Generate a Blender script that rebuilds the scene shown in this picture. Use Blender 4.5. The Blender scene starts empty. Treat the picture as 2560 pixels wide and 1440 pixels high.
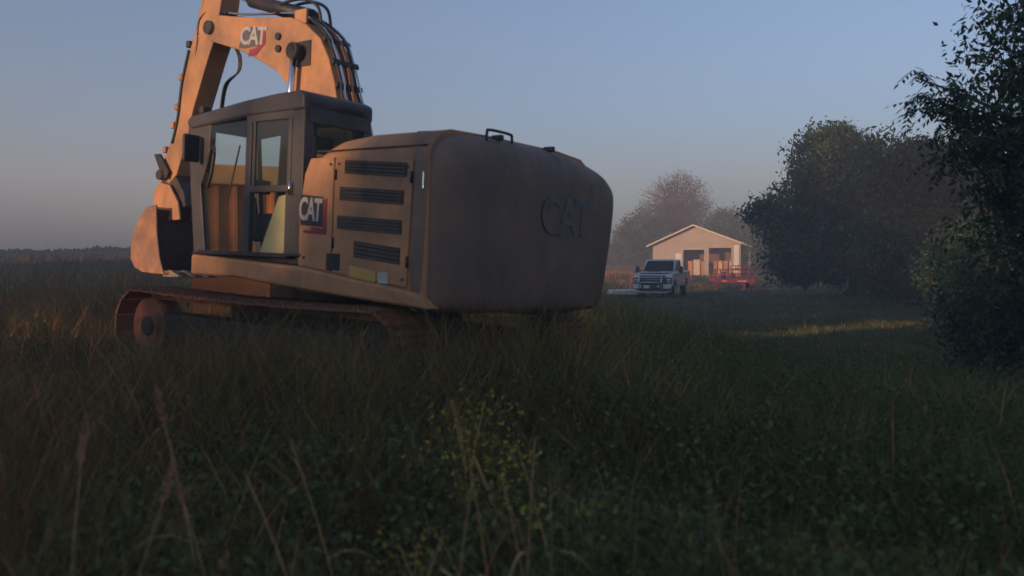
import bpy, bmesh, math, random
import numpy as np
from mathutils import Vector, Matrix
S = bpy.context.scene
COL = S.collection
R = math.radians
PI = math.pi

# ------------------------------------------------------------------ camera, sky, sun, exposure
cam = bpy.data.cameras.new('camera'); cam_o = bpy.data.objects.new('camera', cam); COL.objects.link(cam_o)
cam_o.location = (0, 0, 1.8)
cam_o.rotation_euler = (R(90 - 1.68), 0, 0)
cam.sensor_width = 36; cam.lens = 31.18
cam.clip_start = 0.05; cam.clip_end = 3000
cam.dof.use_dof = True; cam.dof.focus_distance = 40; cam.dof.aperture_fstop = 1.9
S.camera = cam_o
SUN_EL, SUN_AZ = 8.5, 228.7          # azimuth clockwise from +Y: behind the camera, to the left
world = bpy.data.worlds.new('World'); S.world = world; world.use_nodes = True
wn = world.node_tree
sky = wn.nodes.new('ShaderNodeTexSky'); sky.sky_type = 'NISHITA'; sky.sun_disc = False
sky.sun_elevation = R(SUN_EL); sky.sun_rotation = R(SUN_AZ)
sky.air_density = 1.2; sky.dust_density = 2.2; sky.ozone_density = 5.5; sky.altitude = 200
hs = wn.nodes.new('ShaderNodeHueSaturation'); hs.inputs['Saturation'].default_value = 0.80
wn.links.new(sky.outputs[0], hs.inputs['Color']); wn.links.new(hs.outputs[0], wn.nodes['Background'].inputs[0])
wn.nodes['Background'].inputs[1].default_value = 0.10
sd = bpy.data.lights.new('sun', 'SUN'); sd.energy = 2.7; sd.angle = R(0.6); sd.color = (1.0, 0.62, 0.36)
so = bpy.data.objects.new('sun', sd); COL.objects.link(so)
sv = Vector((math.sin(R(SUN_AZ)) * math.cos(R(SUN_EL)), math.cos(R(SUN_AZ)) * math.cos(R(SUN_EL)), math.sin(R(SUN_EL))))
so.rotation_euler = sv.to_track_quat('Z', 'Y').to_euler()
S.view_settings.view_transform = 'Standard'; S.view_settings.look = 'None'
S.view_settings.gamma = 1; S.view_settings.exposure = 1.12
HAZE_DENSITY = 0.0044
S.cycles.volume_bounces = 0
S.cycles.max_bounces = 6

rng = np.random.default_rng(7)
random.seed(7)

# ------------------------------------------------------------------ materials
MATS = {}
def mat(name, col, rough=0.6, metal=0.0, var=0.12, scale=6.0, dirt=None, dirt_amt=0.0, bump=0.0, bscale=40.0, spec=0.5, coat=0.0, vcol=False, trans=0.0):
    if name in MATS: return MATS[name]
    m = bpy.data.materials.new(name); m.use_nodes = True
    nt = m.node_tree; b = nt.nodes['Principled BSDF']; L = nt.links
    tc = nt.nodes.new('ShaderNodeTexCoord')
    n1 = nt.nodes.new('ShaderNodeTexNoise'); n1.inputs['Scale'].default_value = scale; n1.inputs['Detail'].default_value = 6
    L.new(tc.outputs['Object'], n1.inputs['Vector'])
    rp = nt.nodes.new('ShaderNodeMapRange'); rp.inputs['From Min'].default_value = 0.3; rp.inputs['From Max'].default_value = 0.7
    rp.inputs['To Min'].default_value = 1 - var; rp.inputs['To Max'].default_value = 1 + var
    L.new(n1.outputs[0], rp.inputs[0])
    base = nt.nodes.new('ShaderNodeRGB'); base.outputs[0].default_value = (*col, 1)
    src = base.outputs[0]
    if vcol:
        a = nt.nodes.new('ShaderNodeAttribute'); a.attribute_name = 'tint'
        mm = nt.nodes.new('ShaderNodeMixRGB'); mm.blend_type = 'MULTIPLY'; mm.inputs[0].default_value = 1
        L.new(src, mm.inputs[1]); L.new(a.outputs['Color'], mm.inputs[2]); src = mm.outputs[0]
    mx = nt.nodes.new('ShaderNodeVectorMath'); mx.operation = 'SCALE'
    L.new(src, mx.inputs[0]); L.new(rp.outputs[0], mx.inputs['Scale']); src = mx.outputs[0]
    if dirt:
        n2 = nt.nodes.new('ShaderNodeTexNoise'); n2.inputs['Scale'].default_value = scale * 0.45; n2.inputs['Detail'].default_value = 9
        n2.inputs['Roughness'].default_value = 0.65
        L.new(tc.outputs['Object'], n2.inputs['Vector'])
        r2 = nt.nodes.new('ShaderNodeMapRange'); r2.inputs['From Min'].default_value = 0.42; r2.inputs['From Max'].default_value = 0.68
        r2.inputs['To Max'].default_value = dirt_amt
        L.new(n2.outputs[0], r2.inputs[0])
        md = nt.nodes.new('ShaderNodeMixRGB'); L.new(r2.outputs[0], md.inputs[0]); L.new(src, md.inputs[1]); md.inputs[2].default_value = (*dirt, 1)
        src = md.outputs[0]
    if dirt and dirt_amt > .8:
        mp = nt.nodes.new('ShaderNodeMapping'); mp.inputs['Scale'].default_value = (5, 5, 1.6); L.new(tc.outputs['Object'], mp.inputs[0])
        n4 = nt.nodes.new('ShaderNodeTexNoise'); n4.inputs['Scale'].default_value = 1.6; n4.inputs['Detail'].default_value = 7; L.new(mp.outputs[0], n4.inputs[0])
        r4 = nt.nodes.new('ShaderNodeMapRange'); r4.inputs['From Min'].default_value = .5; r4.inputs['From Max'].default_value = .72; r4.inputs['To Max'].default_value = .22
        L.new(n4.outputs[0], r4.inputs[0]); m4 = nt.nodes.new('ShaderNodeMixRGB'); L.new(r4.outputs[0], m4.inputs[0]); L.new(src, m4.inputs[1]); m4.inputs[2].default_value = (*[c * .8 for c in dirt], 1)
        src = m4.outputs[0]
        rr = nt.nodes.new('ShaderNodeMapRange'); rr.inputs['To Min'].default_value = rough - .1; rr.inputs['To Max'].default_value = min(1, rough + .35); L.new(n4.outputs[0], rr.inputs[0]); L.new(rr.outputs[0], b.inputs['Roughness'])
    L.new(src, b.inputs['Base Color'])
    b.inputs['Roughness'].default_value = rough; b.inputs['Metallic'].default_value = metal
    b.inputs['Specular IOR Level'].default_value = spec; b.inputs['Coat Weight'].default_value = coat
    if bump:
        n3 = nt.nodes.new('ShaderNodeTexNoise'); n3.inputs['Scale'].default_value = bscale; n3.inputs['Detail'].default_value = 4
        L.new(tc.outputs['Object'], n3.inputs['Vector'])
        bp = nt.nodes.new('ShaderNodeBump'); bp.inputs['Strength'].default_value = bump; bp.inputs['Distance'].default_value = 0.02
        L.new(n3.outputs[0], bp.inputs['Height']); L.new(bp.outputs[0], b.inputs['Normal'])
    if trans:
        tr = nt.nodes.new('ShaderNodeBsdfTranslucent'); ms = nt.nodes.new('ShaderNodeMixShader'); ms.inputs[0].default_value = trans
        L.new(src, tr.inputs[0]); L.new(b.outputs[0], ms.inputs[1]); L.new(tr.outputs[0], ms.inputs[2])
        L.new(ms.outputs[0], nt.nodes['Material Output'].inputs[0])
    MATS[name] = m
    return m
def glass_mat(name, tint, clear):
    m = bpy.data.materials.new(name); m.use_nodes = True; nt = m.node_tree; nt.nodes.clear()
    o = nt.nodes.new('ShaderNodeOutputMaterial'); t = nt.nodes.new('ShaderNodeBsdfTransparent'); t.inputs[0].default_value = (*[c * clear for c in tint], 1)
    g = nt.nodes.new('ShaderNodeBsdfGlossy'); g.inputs['Roughness'].default_value = 0.06
    g.inputs[0].default_value = (.8, .9, .88, 1)
    f = nt.nodes.new('ShaderNodeFresnel'); f.inputs[0].default_value = 1.5
    d = nt.nodes.new('ShaderNodeBsdfDiffuse'); d.inputs[0].default_value = (.3, .28, .24, 1)   # dust film on the pane
    ms = nt.nodes.new('ShaderNodeMixShader'); ms2 = nt.nodes.new('ShaderNodeMixShader'); ms2.inputs[0].default_value = 0.03 if clear == 1.0 else 0.08
    gg = nt.nodes.new('ShaderNodeNewGeometry'); iv = nt.nodes.new('ShaderNodeMath'); iv.operation = 'SUBTRACT'; iv.inputs[0].default_value = 1
    ml = nt.nodes.new('ShaderNodeMath'); ml.operation = 'MULTIPLY'; nt.links.new(gg.outputs['Backfacing'], iv.inputs[1])
    nt.links.new(iv.outputs[0], ml.inputs[0]); nt.links.new(f.outputs[0], ml.inputs[1]); nt.links.new(ml.outputs[0], ms.inputs[0]); nt.links.new(t.outputs[0], ms.inputs[1]); nt.links.new(g.outputs[0], ms.inputs[2])
    nt.links.new(ms.outputs[0], ms2.inputs[1]); nt.links.new(d.outputs[0], ms2.inputs[2]); nt.links.new(ms2.outputs[0], o.inputs[0])
    MATS[name] = m; return m

YEL = mat('machine_yellow', (0.57, 0.27, 0.115), 0.55, var=0.1, scale=3, dirt=(0.24, 0.15, 0.10), dirt_amt=0.85, bump=0.12, bscale=25)
DRK = mat('cab_dark_grey', (0.055, 0.050, 0.052), 0.5, var=0.25, scale=5, dirt=(0.13, 0.10, 0.08), dirt_amt=0.45)
BLK = mat('black_steel', (0.018, 0.017, 0.017), 0.55, var=0.3, scale=9, dirt=(0.10, 0.07, 0.05), dirt_amt=0.5)
RUB = mat('hose_rubber', (0.02, 0.02, 0.022), 0.38, var=0.2, scale=20)
CHR = mat('chrome_rod', (0.75, 0.75, 0.76), 0.16, 1.0, var=0.05)
RST = mat('rusty_track_steel', (0.27, 0.10, 0.055), 0.75, var=0.35, scale=7, dirt=(0.10, 0.07, 0.05), dirt_amt=0.7, bump=0.35, bscale=30)
BKT = mat('bucket_paint', (0.42, 0.20, 0.11), 0.65, var=0.25, scale=5, dirt=(0.16, 0.11, 0.09), dirt_amt=0.8, bump=0.15)
BKI = mat('bucket_inside_steel', (0.055, 0.045, 0.04), 0.7, var=0.4, scale=6, bump=0.3)
WHT = mat('white_decal', (0.46, 0.43, 0.41), 0.5, var=0.15, scale=14)
REDD = mat('red_decal', (0.28, 0.035, 0.045), 0.5, var=0.08)
GLS = glass_mat('cab_glass', (0.82, 0.91, 0.88), 0.95)
GLD = glass_mat('dark_glass', (0.25, 0.33, 0.36), 0.5)
SEAT = mat('seat_fabric', (0.035, 0.035, 0.038), 0.9, var=0.2, scale=20)
TAN = mat('tan_panel', (0.78, 0.62, 0.30), 0.7, var=0.1)
ORG = mat('orange_container_paint', (0.52, 0.19, 0.05), 0.65, var=0.2, scale=2, dirt=(0.22, 0.10, 0.06), dirt_amt=0.6, bump=0.1)

# ------------------------------------------------------------------ mesh helpers
def link(name, me, parent=None, m=None):
    o = bpy.data.objects.new(name, me); COL.objects.link(o)
    if m is not None:
        me.materials.clear(); me.materials.append(m)
    if parent is not None: o.parent = parent
    return o
def bm_obj(name, bm, m, parent=None, bevel=0.0, seg=2, smooth=False):
    me = bpy.data.meshes.new(name); bmesh.ops.recalc_face_normals(bm, faces=bm.faces[:]); bm.to_mesh(me); bm.free()
    o = link(name, me, parent, m)
    if smooth or bevel:
        for p in me.polygons: p.use_smooth = True
    if bevel:
        b = o.modifiers.new('bevel', 'BEVEL'); b.width = bevel; b.segments = seg; b.limit_method = 'ANGLE'; b.angle_limit = R(28); b.harden_normals = True
    return o
def box(bm, c, s, rot=None):
    g = bmesh.ops.create_cube(bm, size=1)['verts']
    M = Matrix.Diagonal((*s, 1))
    if rot is not None: M = rot.to_4x4() @ M
    M = Matrix.Translation(c) @ M
    for v in g: v.co = M @ v.co
    return g
def boxes(name, lst, m, parent=None, bevel=0.0, seg=2):
    first = None
    for c, s in lst:
        bm = bmesh.new(); box(bm, c, s); o = bm_obj(name, bm, m, parent, bevel, seg); first = first or o
    return first
def prism(bm, pts, y0, y1, axis='y'):
    def P(a, b, w): return (a, w, b) if axis == 'y' else ((w, a, b) if axis == 'x' else (a, b, w))
    A = [bm.verts.new(P(a, b, y0)) for a, b in pts]; B = [bm.verts.new(P(a, b, y1)) for a, b in pts]
    bm.faces.new(A); bm.faces.new(B[::-1])
    n = len(pts)
    for i in range(n): bm.faces.new((A[i], B[i], B[(i + 1) % n], A[(i + 1) % n]))
def prism_o(name, pts, y0, y1, m, parent=None, bevel=0.0, axis='y', seg=2):
    bm = bmesh.new(); prism(bm, pts, y0, y1, axis); return bm_obj(name, bm, m, parent, bevel, seg)
def tube(bm, pts, r, n=8, r2=None):
    pts = [Vector(p) for p in pts]; rings = []
    up = None
    for i, p in enumerate(pts):
        t = (pts[min(i + 1, len(pts) - 1)] - pts[max(i - 1, 0)]).normalized()
        if up is None: up = Vector((0, 0, 1)) if abs(t.z) < .9 else Vector((1, 0, 0))
        a = t.cross(up).normalized(); b = t.cross(a).normalized(); up = -b if False else b.cross(t) * 0 + up
        rr = r if r2 is None else r + (r2 - r) * i / (len(pts) - 1)
        rings.append([bm.verts.new(p + a * math.cos(2 * PI * k / n) * rr + b * math.sin(2 * PI * k / n) * rr) for k in range(n)])
    for i in range(len(rings) - 1):
        for k in range(n): bm.faces.new((rings[i][k], rings[i][(k + 1) % n], rings[i + 1][(k + 1) % n], rings[i + 1][k]))
    bm.faces.new(rings[0][::-1]); bm.faces.new(rings[-1])
def tube_o(name, pts, r, m, parent=None, n=10, r2=None):
    bm = bmesh.new(); tube(bm, pts, r, n, r2); o = bm_obj(name, bm, m, parent)
    for p in o.data.polygons: p.use_smooth = len(p.vertices) == 4
    return o
def smooth_path(pts, k=6):
    pts = [Vector(p) for p in pts]; out = []
    for i in range(len(pts) - 1):
        p0 = pts[max(i - 1, 0)]; p1 = pts[i]; p2 = pts[i + 1]; p3 = pts[min(i + 2, len(pts) - 1)]
        for j in range(k):
            t = j / k
            out.append(0.5 * ((2 * p1) + (p2 - p0) * t + (2 * p0 - 5 * p1 + 4 * p2 - p3) * t * t + (3 * p1 - p0 - 3 * p2 + p3) * t ** 3))
    out.append(pts[-1]); return out
def empty(name, label, cat, loc=(0, 0, 0), rz=0, group=None):
    o = bpy.data.objects.new(name, None); COL.objects.link(o); o.location = loc; o.rotation_euler = (0, 0, rz)
    o.empty_display_size = 0.2
    tag(o, label, cat, group); return o
def tag(o, label, cat=None, group=None):
    o['label'] = label
    if cat: o['category'] = cat
    if group: o['group'] = group
    return o
def mesh_np(name, V, F, m, parent=None, tint=None, corners=3):
    me = bpy.data.meshes.new(name)
    nv, nf = len(V), len(F)
    me.vertices.add(nv); me.vertices.foreach_set('co', np.asarray(V, np.float32).ravel())
    me.loops.add(nf * corners); me.loops.foreach_set('vertex_index', np.asarray(F, np.int32).ravel())
    me.polygons.add(nf); me.polygons.foreach_set('loop_start', np.arange(0, nf * corners, corners, dtype=np.int32))
    me.update(calc_edges=True)
    if tint is not None:
        a = me.color_attributes.new('tint', 'FLOAT_COLOR', 'POINT')
        a.data.foreach_set('color', np.c_[tint, np.ones(nv)].astype(np.float32).ravel())
    return link(name, me, parent, m)

# ------------------------------------------------------------------ terrain
CP = np.array([(0, 0, .12), (0, 4, .2), (5, 4, .1), (-6, 4, .25), (-1.5, 8, .46), (-3.6, 11, .56), (-6, 13, .64), (0, 14, .45), (3, 10, .3),
    (8, 12, .15), (15, 15, .1), (6, 20, .15), (7.5, 46, -.07), (9, 52, -.07), (14.6, 60, -.09), (20, 62, -.05), (24, 60, .1), (20, 45, 0.05), (16, 30, .1), (12, 20, .12),
    (20, 100, .2), (27, 100, .2), (14, 100, .45), (8, 112, 1.2), (4, 90, .8), (2, 60, .35), (0, 30, .3), (-10, 20, .75), (-12, 35, 1.2), (-20, 60, 2.0), (-40, 110, 2.7), (-100, 110, 2.7),
    (-10, 110, 2.4), (-60, 30, 1.2), (-30, -20, .3), (30, -20, 0), (0, -20, 0), (40, 40, .3), (60, 100, .5), (0, 200, 2.5), (60, 200, 1.5), (-150, 200, 3.2), (150, 100, 1), (0, -100, 0), (-100, -100, 0), (100, -100, 0)], float)
def ground(x, y):
    x = np.asarray(x, float); y = np.asarray(y, float)
    sh = x.shape; X = x.ravel()[:, None]; Y = y.ravel()[:, None]
    d2 = (X - CP[:, 0]) ** 2 + (Y - CP[:, 1]) ** 2
    sc = 1.5 + 0.04 * (CP[:, 0] ** 2 + CP[:, 1] ** 2) ** 0.5
    w = (1.0 / (d2 / sc ** 2 + 0.25)) ** 1.6
    return ((w * CP[:, 2]).sum(1) / w.sum(1)).reshape(sh)
def g1(x, y): return float(ground(np.array([x]), np.array([y]))[0])

def build_ground():
    u = np.linspace(-1, 1, 221); k = 4.2
    xs = np.sinh(u * k) / np.sinh(k) * 420; ys = np.sinh(u * k) / np.sinh(k) * 420 + 20
    X, Y = np.meshgrid(xs, ys); Z = ground(X, Y)
    Z += 0.02 * np.sin(X * 2.1 + Y) * np.cos(Y * 1.7 - X * .6)
    V = np.c_[X.ravel(), Y.ravel(), Z.ravel()]; n = len(xs)
    i = np.arange(n - 1); I, J = np.meshgrid(i, i); a = (J * n + I).ravel()
    F = np.c_[a, a + 1, a + n + 1, a + n]
    m = bpy.data.materials.new('field_soil_and_grass'); m.use_nodes = True; nt = m.node_tree; b = nt.nodes['Principled BSDF']
    b.inputs['Roughness'].default_value = .95; b.inputs['Specular IOR Level'].default_value = .1
    tc = nt.nodes.new('ShaderNodeTexCoord'); cr = None
    n1 = nt.nodes.new('ShaderNodeTexNoise'); n1.inputs['Scale'].default_value = .35; n1.inputs['Detail'].default_value = 8
    n2 = nt.nodes.new('ShaderNodeTexNoise'); n2.inputs['Scale'].default_value = 4; n2.inputs['Detail'].default_value = 8
    nt.links.new(tc.outputs['Object'], n1.inputs[0]); nt.links.new(tc.outputs['Object'], n2.inputs[0])
    c1 = nt.nodes.new('ShaderNodeValToRGB'); c1.color_ramp.elements[0].position = .35; c1.color_ramp.elements[0].color = (.035, .05, .018, 1)
    c1.color_ramp.elements[1].position = .65; c1.color_ramp.elements[1].color = (.10, .095, .035, 1)
    c2 = nt.nodes.new('ShaderNodeValToRGB'); c2.color_ramp.elements[0].position = .3; c2.color_ramp.elements[0].color = (.6, .6, .6, 1)
    c2.color_ramp.elements[1].position = .7; c2.color_ramp.elements[1].color = (1.3, 1.25, 1.1, 1)
    mx = nt.nodes.new('ShaderNodeMixRGB'); mx.blend_type = 'MULTIPLY'; mx.inputs[0].default_value = 1
    nt.links.new(n1.outputs[0], c1.inputs[0]); nt.links.new(n2.outputs[0], c2.inputs[0])
    nt.links.new(c1.outputs[0], mx.inputs[1]); nt.links.new(c2.outputs[0], mx.inputs[2]); nt.links.new(mx.outputs[0], b.inputs['Base Color'])
    bp = nt.nodes.new('ShaderNodeBump'); bp.inputs['Strength'].default_value = .7; bp.inputs['Distance'].default_value = .1
    nt.links.new(n2.outputs[0], bp.inputs['Height']); nt.links.new(bp.outputs[0], b.inputs['Normal'])
    o = mesh_np('ground', V, F, m, corners=4)
    for p in o.data.polygons: p.use_smooth = True
    o['kind'] = 'structure'; o['label'] = 'uneven grassy field rising to the left'
build_ground()

# worn pale track curving down the right side of the lawn
def build_path():
    pts = smooth_path([(46, 112, 0), (34, 88, 0), (24.5, 61, 0), (20, 46, 0), (14.8, 30, 0), (10.4, 20, 0), (7.6, 13, 0), (5.6, 9, 0)], 10)
    V = []; F = []; w = .28
    for i, p in enumerate(pts):
        t = (pts[min(i + 1, len(pts) - 1)] - pts[max(0, i - 1)]).normalized(); nrm = Vector((-t.y, t.x, 0))
        for s in (-1, -.3, .3, 1):
            q = p + nrm * s * (w + .15 * random.random() + p.y * .006); V.append((q.x, q.y, g1(q.x, q.y) + .03))
    for i in range(len(pts) - 1):
        for k in range(3): a = i * 4 + k; F.append((a, a + 1, a + 5, a + 4))
    m = mat('dry_path_earth', (.15, .12, .06), .95, var=.3, scale=3, bump=.5, spec=.1)
    o = mesh_np('path', V, F, m, corners=4); o['kind'] = 'structure'; o['label'] = 'narrow dry worn path curving across the right lawn'
build_path()

# ------------------------------------------------------------------ grass
LEAFG = mat('grass_blades', (.21, .16, .062), .7, var=.25, scale=1.3, vcol=True, trans=.25, spec=.25)
def path_dist(x, y):
    pts = np.array([(34, 88), (24.5, 61), (20, 46), (14.8, 30), (10.4, 20), (7.6, 13)], float); d = np.full(x.shape, 1e9)
    for a, b in zip(pts[:-1], pts[1:]):
        ab = b - a; t = np.clip(((x - a[0]) * ab[0] + (y - a[1]) * ab[1]) / (ab @ ab), 0, 1)
        d = np.minimum(d, np.hypot(x - a[0] - t * ab[0], y - a[1] - t * ab[1]))
    return d
MP = Vector((-1.488, 9.955, .518))
MR = np.array([[-0.79636, -0.60344, 0.04086], [0.60401, -0.79697, 0.00213], [0.03128, 0.02637, 0.99916]])
def under_machine(x, y):
    dx = x - MP.x; dy = y - MP.y
    lx = dx * MR[0, 0] + dy * MR[1, 0]; ly = dx * MR[0, 1] + dy * MR[1, 1]
    return (np.abs(lx - .6) < 2.35) & (np.abs(ly) < 1.62)
def height_field(x, y):
    """how tall the grass stands here"""
    h = .62 + .18 * np.sin(x * .9 + 1) * np.cos(y * .7) + .12 * np.sin(x * 2.3 + y * 1.9)
    lawn = np.clip((x - (.9 + .07 * y)) / 2.2, 0, 1) * np.clip((y - 6.5) / 6, 0, 1)
    h = h * (1 - lawn) + (.14 + .05 * np.sin(x * 1.7 + y)) * lawn
    gold = np.exp(-(((x - 6) / 9) ** 2 + ((y - 85) / 30) ** 2))
    h = h + .5 * gold
    dm = np.hypot(x + 1.1, y - 7.6)
    h = h + .36 * np.exp(-(dm / 2.2) ** 2)
    h = h * (1 - .15 * np.exp(-(np.hypot(x + 4.0, y - 9.4) / 1.9) ** 2))
    h *= np.clip(path_dist(x, y) / .9, .15, 1)
    return h
def blades(N, r0, r1, a0, a1, wid, seg, name, hmul=1.0, power=1.0):
    nt_ = N // 11; N = nt_ * 11
    a = rng.uniform(a0, a1, nt_); r = (r0 ** power + rng.random(nt_) * (r1 ** power - r0 ** power)) ** (1 / power)
    th_ = np.repeat(rng.uniform(.55, 1.35, nt_), 11); cl = np.repeat(rng.uniform(.6, 1.3, nt_), 11); sp_ = rng.random(nt_)
    x = np.repeat(r * np.sin(a), 11); y = np.repeat(r * np.cos(a), 11); r = np.repeat(r, 11)
    ox = rng.normal(0, .05, N) * (1 + r * .06); oy = rng.normal(0, .05, N) * (1 + r * .06); out = np.arctan2(oy, ox); x = x + ox; y = y + oy
    keep = ~under_machine(x, y); x, y, r, th_, cl, out = x[keep], y[keep], r[keep], th_[keep], cl[keep], out[keep]; N = len(x)
    h = height_field(x, y) * rng.uniform(.5, 1.15, N) * th_ * hmul
    z = ground(x, y) - .02
    th = rng.uniform(0, 2 * PI, N); lean = rng.uniform(.1, .75, N) * h; ld = out + rng.normal(0, .5, N)
    w = wid * rng.uniform(.5, 1.4, N) * (1 + r * .035)
    V = np.zeros((N, 2 * seg + 1, 3))
    for k in range(seg):
        t = k / seg; ww = w * (1 - .55 * t)
        cx = x + np.cos(ld) * lean * t ** 2; cy = y + np.sin(ld) * lean * t ** 2; cz = z + h * (t - .12 * t * t)
        V[:, 2 * k] = np.c_[cx - np.cos(th) * ww, cy - np.sin(th) * ww, cz]; V[:, 2 * k + 1] = np.c_[cx + np.cos(th) * ww, cy + np.sin(th) * ww, cz]
    V[:, 2 * seg] = np.c_[x + np.cos(ld) * lean, y + np.sin(ld) * lean, z + h * .88]
    f = []
    for k in range(seg - 1): f += [(2 * k, 2 * k + 1, 2 * k + 3), (2 * k, 2 * k + 3, 2 * k + 2)]
    f.append((2 * seg - 2, 2 * seg - 1, 2 * seg)); f = np.array(f)
    F = (f[None] + (np.arange(N) * (2 * seg + 1))[:, None, None]).reshape(-1, 3)
    # tint: most blades green, some straw, straw patches and golden grass behind the pickup
    patch = .5 + .5 * np.sin(x * .8 + 2 * np.sin(y * .5)) * np.cos(y * .9)
    gold = np.exp(-(((x - 5) / 11) ** 2 + ((y - 90) / 38) ** 2))
    left = np.clip((2 - x) / 6, 0, 1)
    straw = rng.random(N) < (.05 + .28 * patch * left + .6 * gold)
    br = rng.uniform(.6, 1.2, N) * cl
    c = np.c_[br, br * rng.uniform(.85, 1.05, N), br * rng.uniform(.7, 1.1, N)]
    rg = np.clip((x + .5) / 3, 0, 1) * (1 - gold); c[:, 0] *= 1 - .34 * rg; c[:, 2] *= 1 - .1 * rg
    c[straw] = np.c_[br[straw] * 2.9, br[straw] * 1.55, br[straw] * 1.5]
    T = np.repeat(c[:, None], 2 * seg + 1, 1).reshape(-1, 3)
    o = mesh_np(name, V.reshape(-1, 3), F, LEAFG, tint=T); o['kind'] = 'stuff'
    return o
o = blades(90000, 1.3, 8, R(-42), R(42), .0028, 4, 'tall_grass', power=1.6); o['label'] = 'dense tall unmown grass in the foreground'
o = blades(120000, 8, 26, R(-38), R(40), .004, 2, 'tall_grass', power=1.4); o['label'] = 'tall grass round the excavator'
o = blades(110000, 26, 130, R(-36), R(38), .006, 1, 'meadow_grass', power=1.2); o['label'] = 'distant grass, golden behind the pickup'

STEMF = mat('straw_stems', (.46, .31, .13), .8, var=.25, scale=2, vcol=False, trans=.15, spec=.2)
o = blades(1500, 2.2, 14, R(-36), R(14), .0018, 5, 'straw_stems', hmul=1.25, power=1.5); o['label'] = 'thin straw-coloured stems scattered through the tall grass'
o.data.materials.clear(); o.data.materials.append(STEMF)
# broad leaved weeds among the grass
WEED = mat('weed_leaves', (.13, .15, .05), .65, var=.2, scale=3, vcol=True, trans=.3, spec=.3)
def leaf_cloud(P, size, aspect=.45, droop=0.3, up=None, jitter=.25):
    """one folded diamond leaf (two quads -> 4 tris) at every point"""
    N = len(P); d = rng.normal(0, 1, (N, 3)); d[:, 2] -= droop
    d /= np.linalg.norm(d, axis=1)[:, None]
    s = rng.normal(0, 1, (N, 3)); s -= (s * d).sum(1)[:, None] * d; s /= np.linalg.norm(s, axis=1)[:, None]
    n = np.cross(d, s); L = (size * rng.uniform(.6, 1.35, N))[:, None]; W = L * aspect
    a = P; tip = P + d * L; mid = P + d * L * .45 - n * L * .05
    l = mid + s * W * .5 + n * L * .08; r = mid - s * W * .5 + n * L * .08
    V = np.stack([a, l, tip, r], 1); F = np.array([(0, 1, 2), (0, 2, 3)])
    return V.reshape(-1, 3), (F[None] + (np.arange(N) * 4)[:, None, None]).reshape(-1, 3)
def weeds():
    N = 8500
    a = rng.uniform(R(-36), R(38), N); r = rng.uniform(1.8 ** .5, 16 ** .5, N) ** 2
    x = r * np.sin(a); y = r * np.cos(a)
    k = (x > -1.2 + .2 * np.sin(y * 3) - .15 * y) | (rng.random(N) < .16); k &= ~under_machine(x, y)
    x, y = x[k], y[k]; h = np.minimum(height_field(x, y) * rng.uniform(.4, 1.05, len(x)), .6); z = ground(x, y)
    per = 26; X = np.repeat(x, per); Y = np.repeat(y, per); t = rng.random(len(X)) ** .6
    P = np.c_[X + rng.normal(0, .055, len(X)), Y + rng.normal(0, .055, len(X)), np.repeat(z, per) + np.repeat(h, per) * t]
    V, F = leaf_cloud(P, np.full(len(P), .048), .5, .1)
    br = np.repeat(rng.uniform(.5, 1.3, len(P)), 4); T = np.c_[br, br, br * .9]
    o = mesh_np('weeds', V, F, WEED, tint=T); o['kind'] = 'stuff'; o['label'] = 'low broad-leaved weeds mixed into the grass'
weeds()

# ------------------------------------------------------------------ countable foreground plants
STALK = mat('dry_stalk', (.70, .42, .18), .8, var=.2, scale=8, trans=.15, spec=.2)
SEED = mat('seed_head', (.45, .24, .15), .9, var=.25, scale=15, trans=.2, spec=.1)
def grass_stalk(x, y, h, lean, az, seed, label, kink=False, green=False):
    z = g1(x, y)
    st = empty('grass_stalk', label, 'grass stalk', (x, y, z), group='tall dry grass stalks in the foreground')
    dx, dy = math.cos(az) * lean, math.sin(az) * lean
    pts = [(dx * t ** 1.5 * h, dy * t ** 1.5 * h, h * t * (1 - .08 * lean * t)) for t in np.linspace(0, 1, 8)]
    if kink:
        p = pts[-1]; pts += [(p[0] + .07, p[1] + .01, p[2] + .03), (p[0] + .16, p[1] + .02, p[2] - .05)]
    tube_o('stem', pts, .0022, STALK, st, 6, .0013)
    if seed:
        bm = bmesh.new(); p = Vector(pts[-1]); d = (Vector(pts[-1]) - Vector(pts[-3])).normalized()
        for k in range(46):
            t = random.random(); q = p + d * (t - .25) * .15
            rr = (.004 + .011 * math.sin(PI * min(1, t + .05))) * random.uniform(.3, 1.2); an = random.uniform(0, 2 * PI)
            c = q + Vector((math.cos(an) * rr, math.sin(an) * rr, 0)); e = .0035
            vs = [bm.verts.new(c + Vector(v)) for v in ((e, 0, 0), (-e, e, 0), (-e, -e, 0), (random.uniform(-.003, .003), 0, .017))]
            for f in ((0, 1, 2), (0, 3, 1), (1, 3, 2), (2, 3, 0)): bm.faces.new([vs[i] for i in f])
        bm_obj('seed_head', bm, SEED, st)
    for k in range(3):
        bm = bmesh.new()
        t = .2 + .22 * k; i = int(t * 7); p = Vector(pts[i]); an = random.uniform(0, 6.28); L = random.uniform(.14, .26)
        prev = None
        for j in range(5):
            s = j / 4; c = p + Vector((math.cos(an) * L * s, math.sin(an) * L * s, L * (.8 * s - 1.0 * s * s))); w = .005 * (1 - s) + .0006
            a = bm.verts.new(c + Vector((-math.sin(an) * w, math.cos(an) * w, 0))); b = bm.verts.new(c - Vector((-math.sin(an) * w, math.cos(an) * w, 0)))
            if prev: bm.faces.new((prev[0], prev[1], b, a))
            prev = (a, b)
        bm_obj('leaf_blade', bm, LEAFG if green else STALK, st)
    return st
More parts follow.
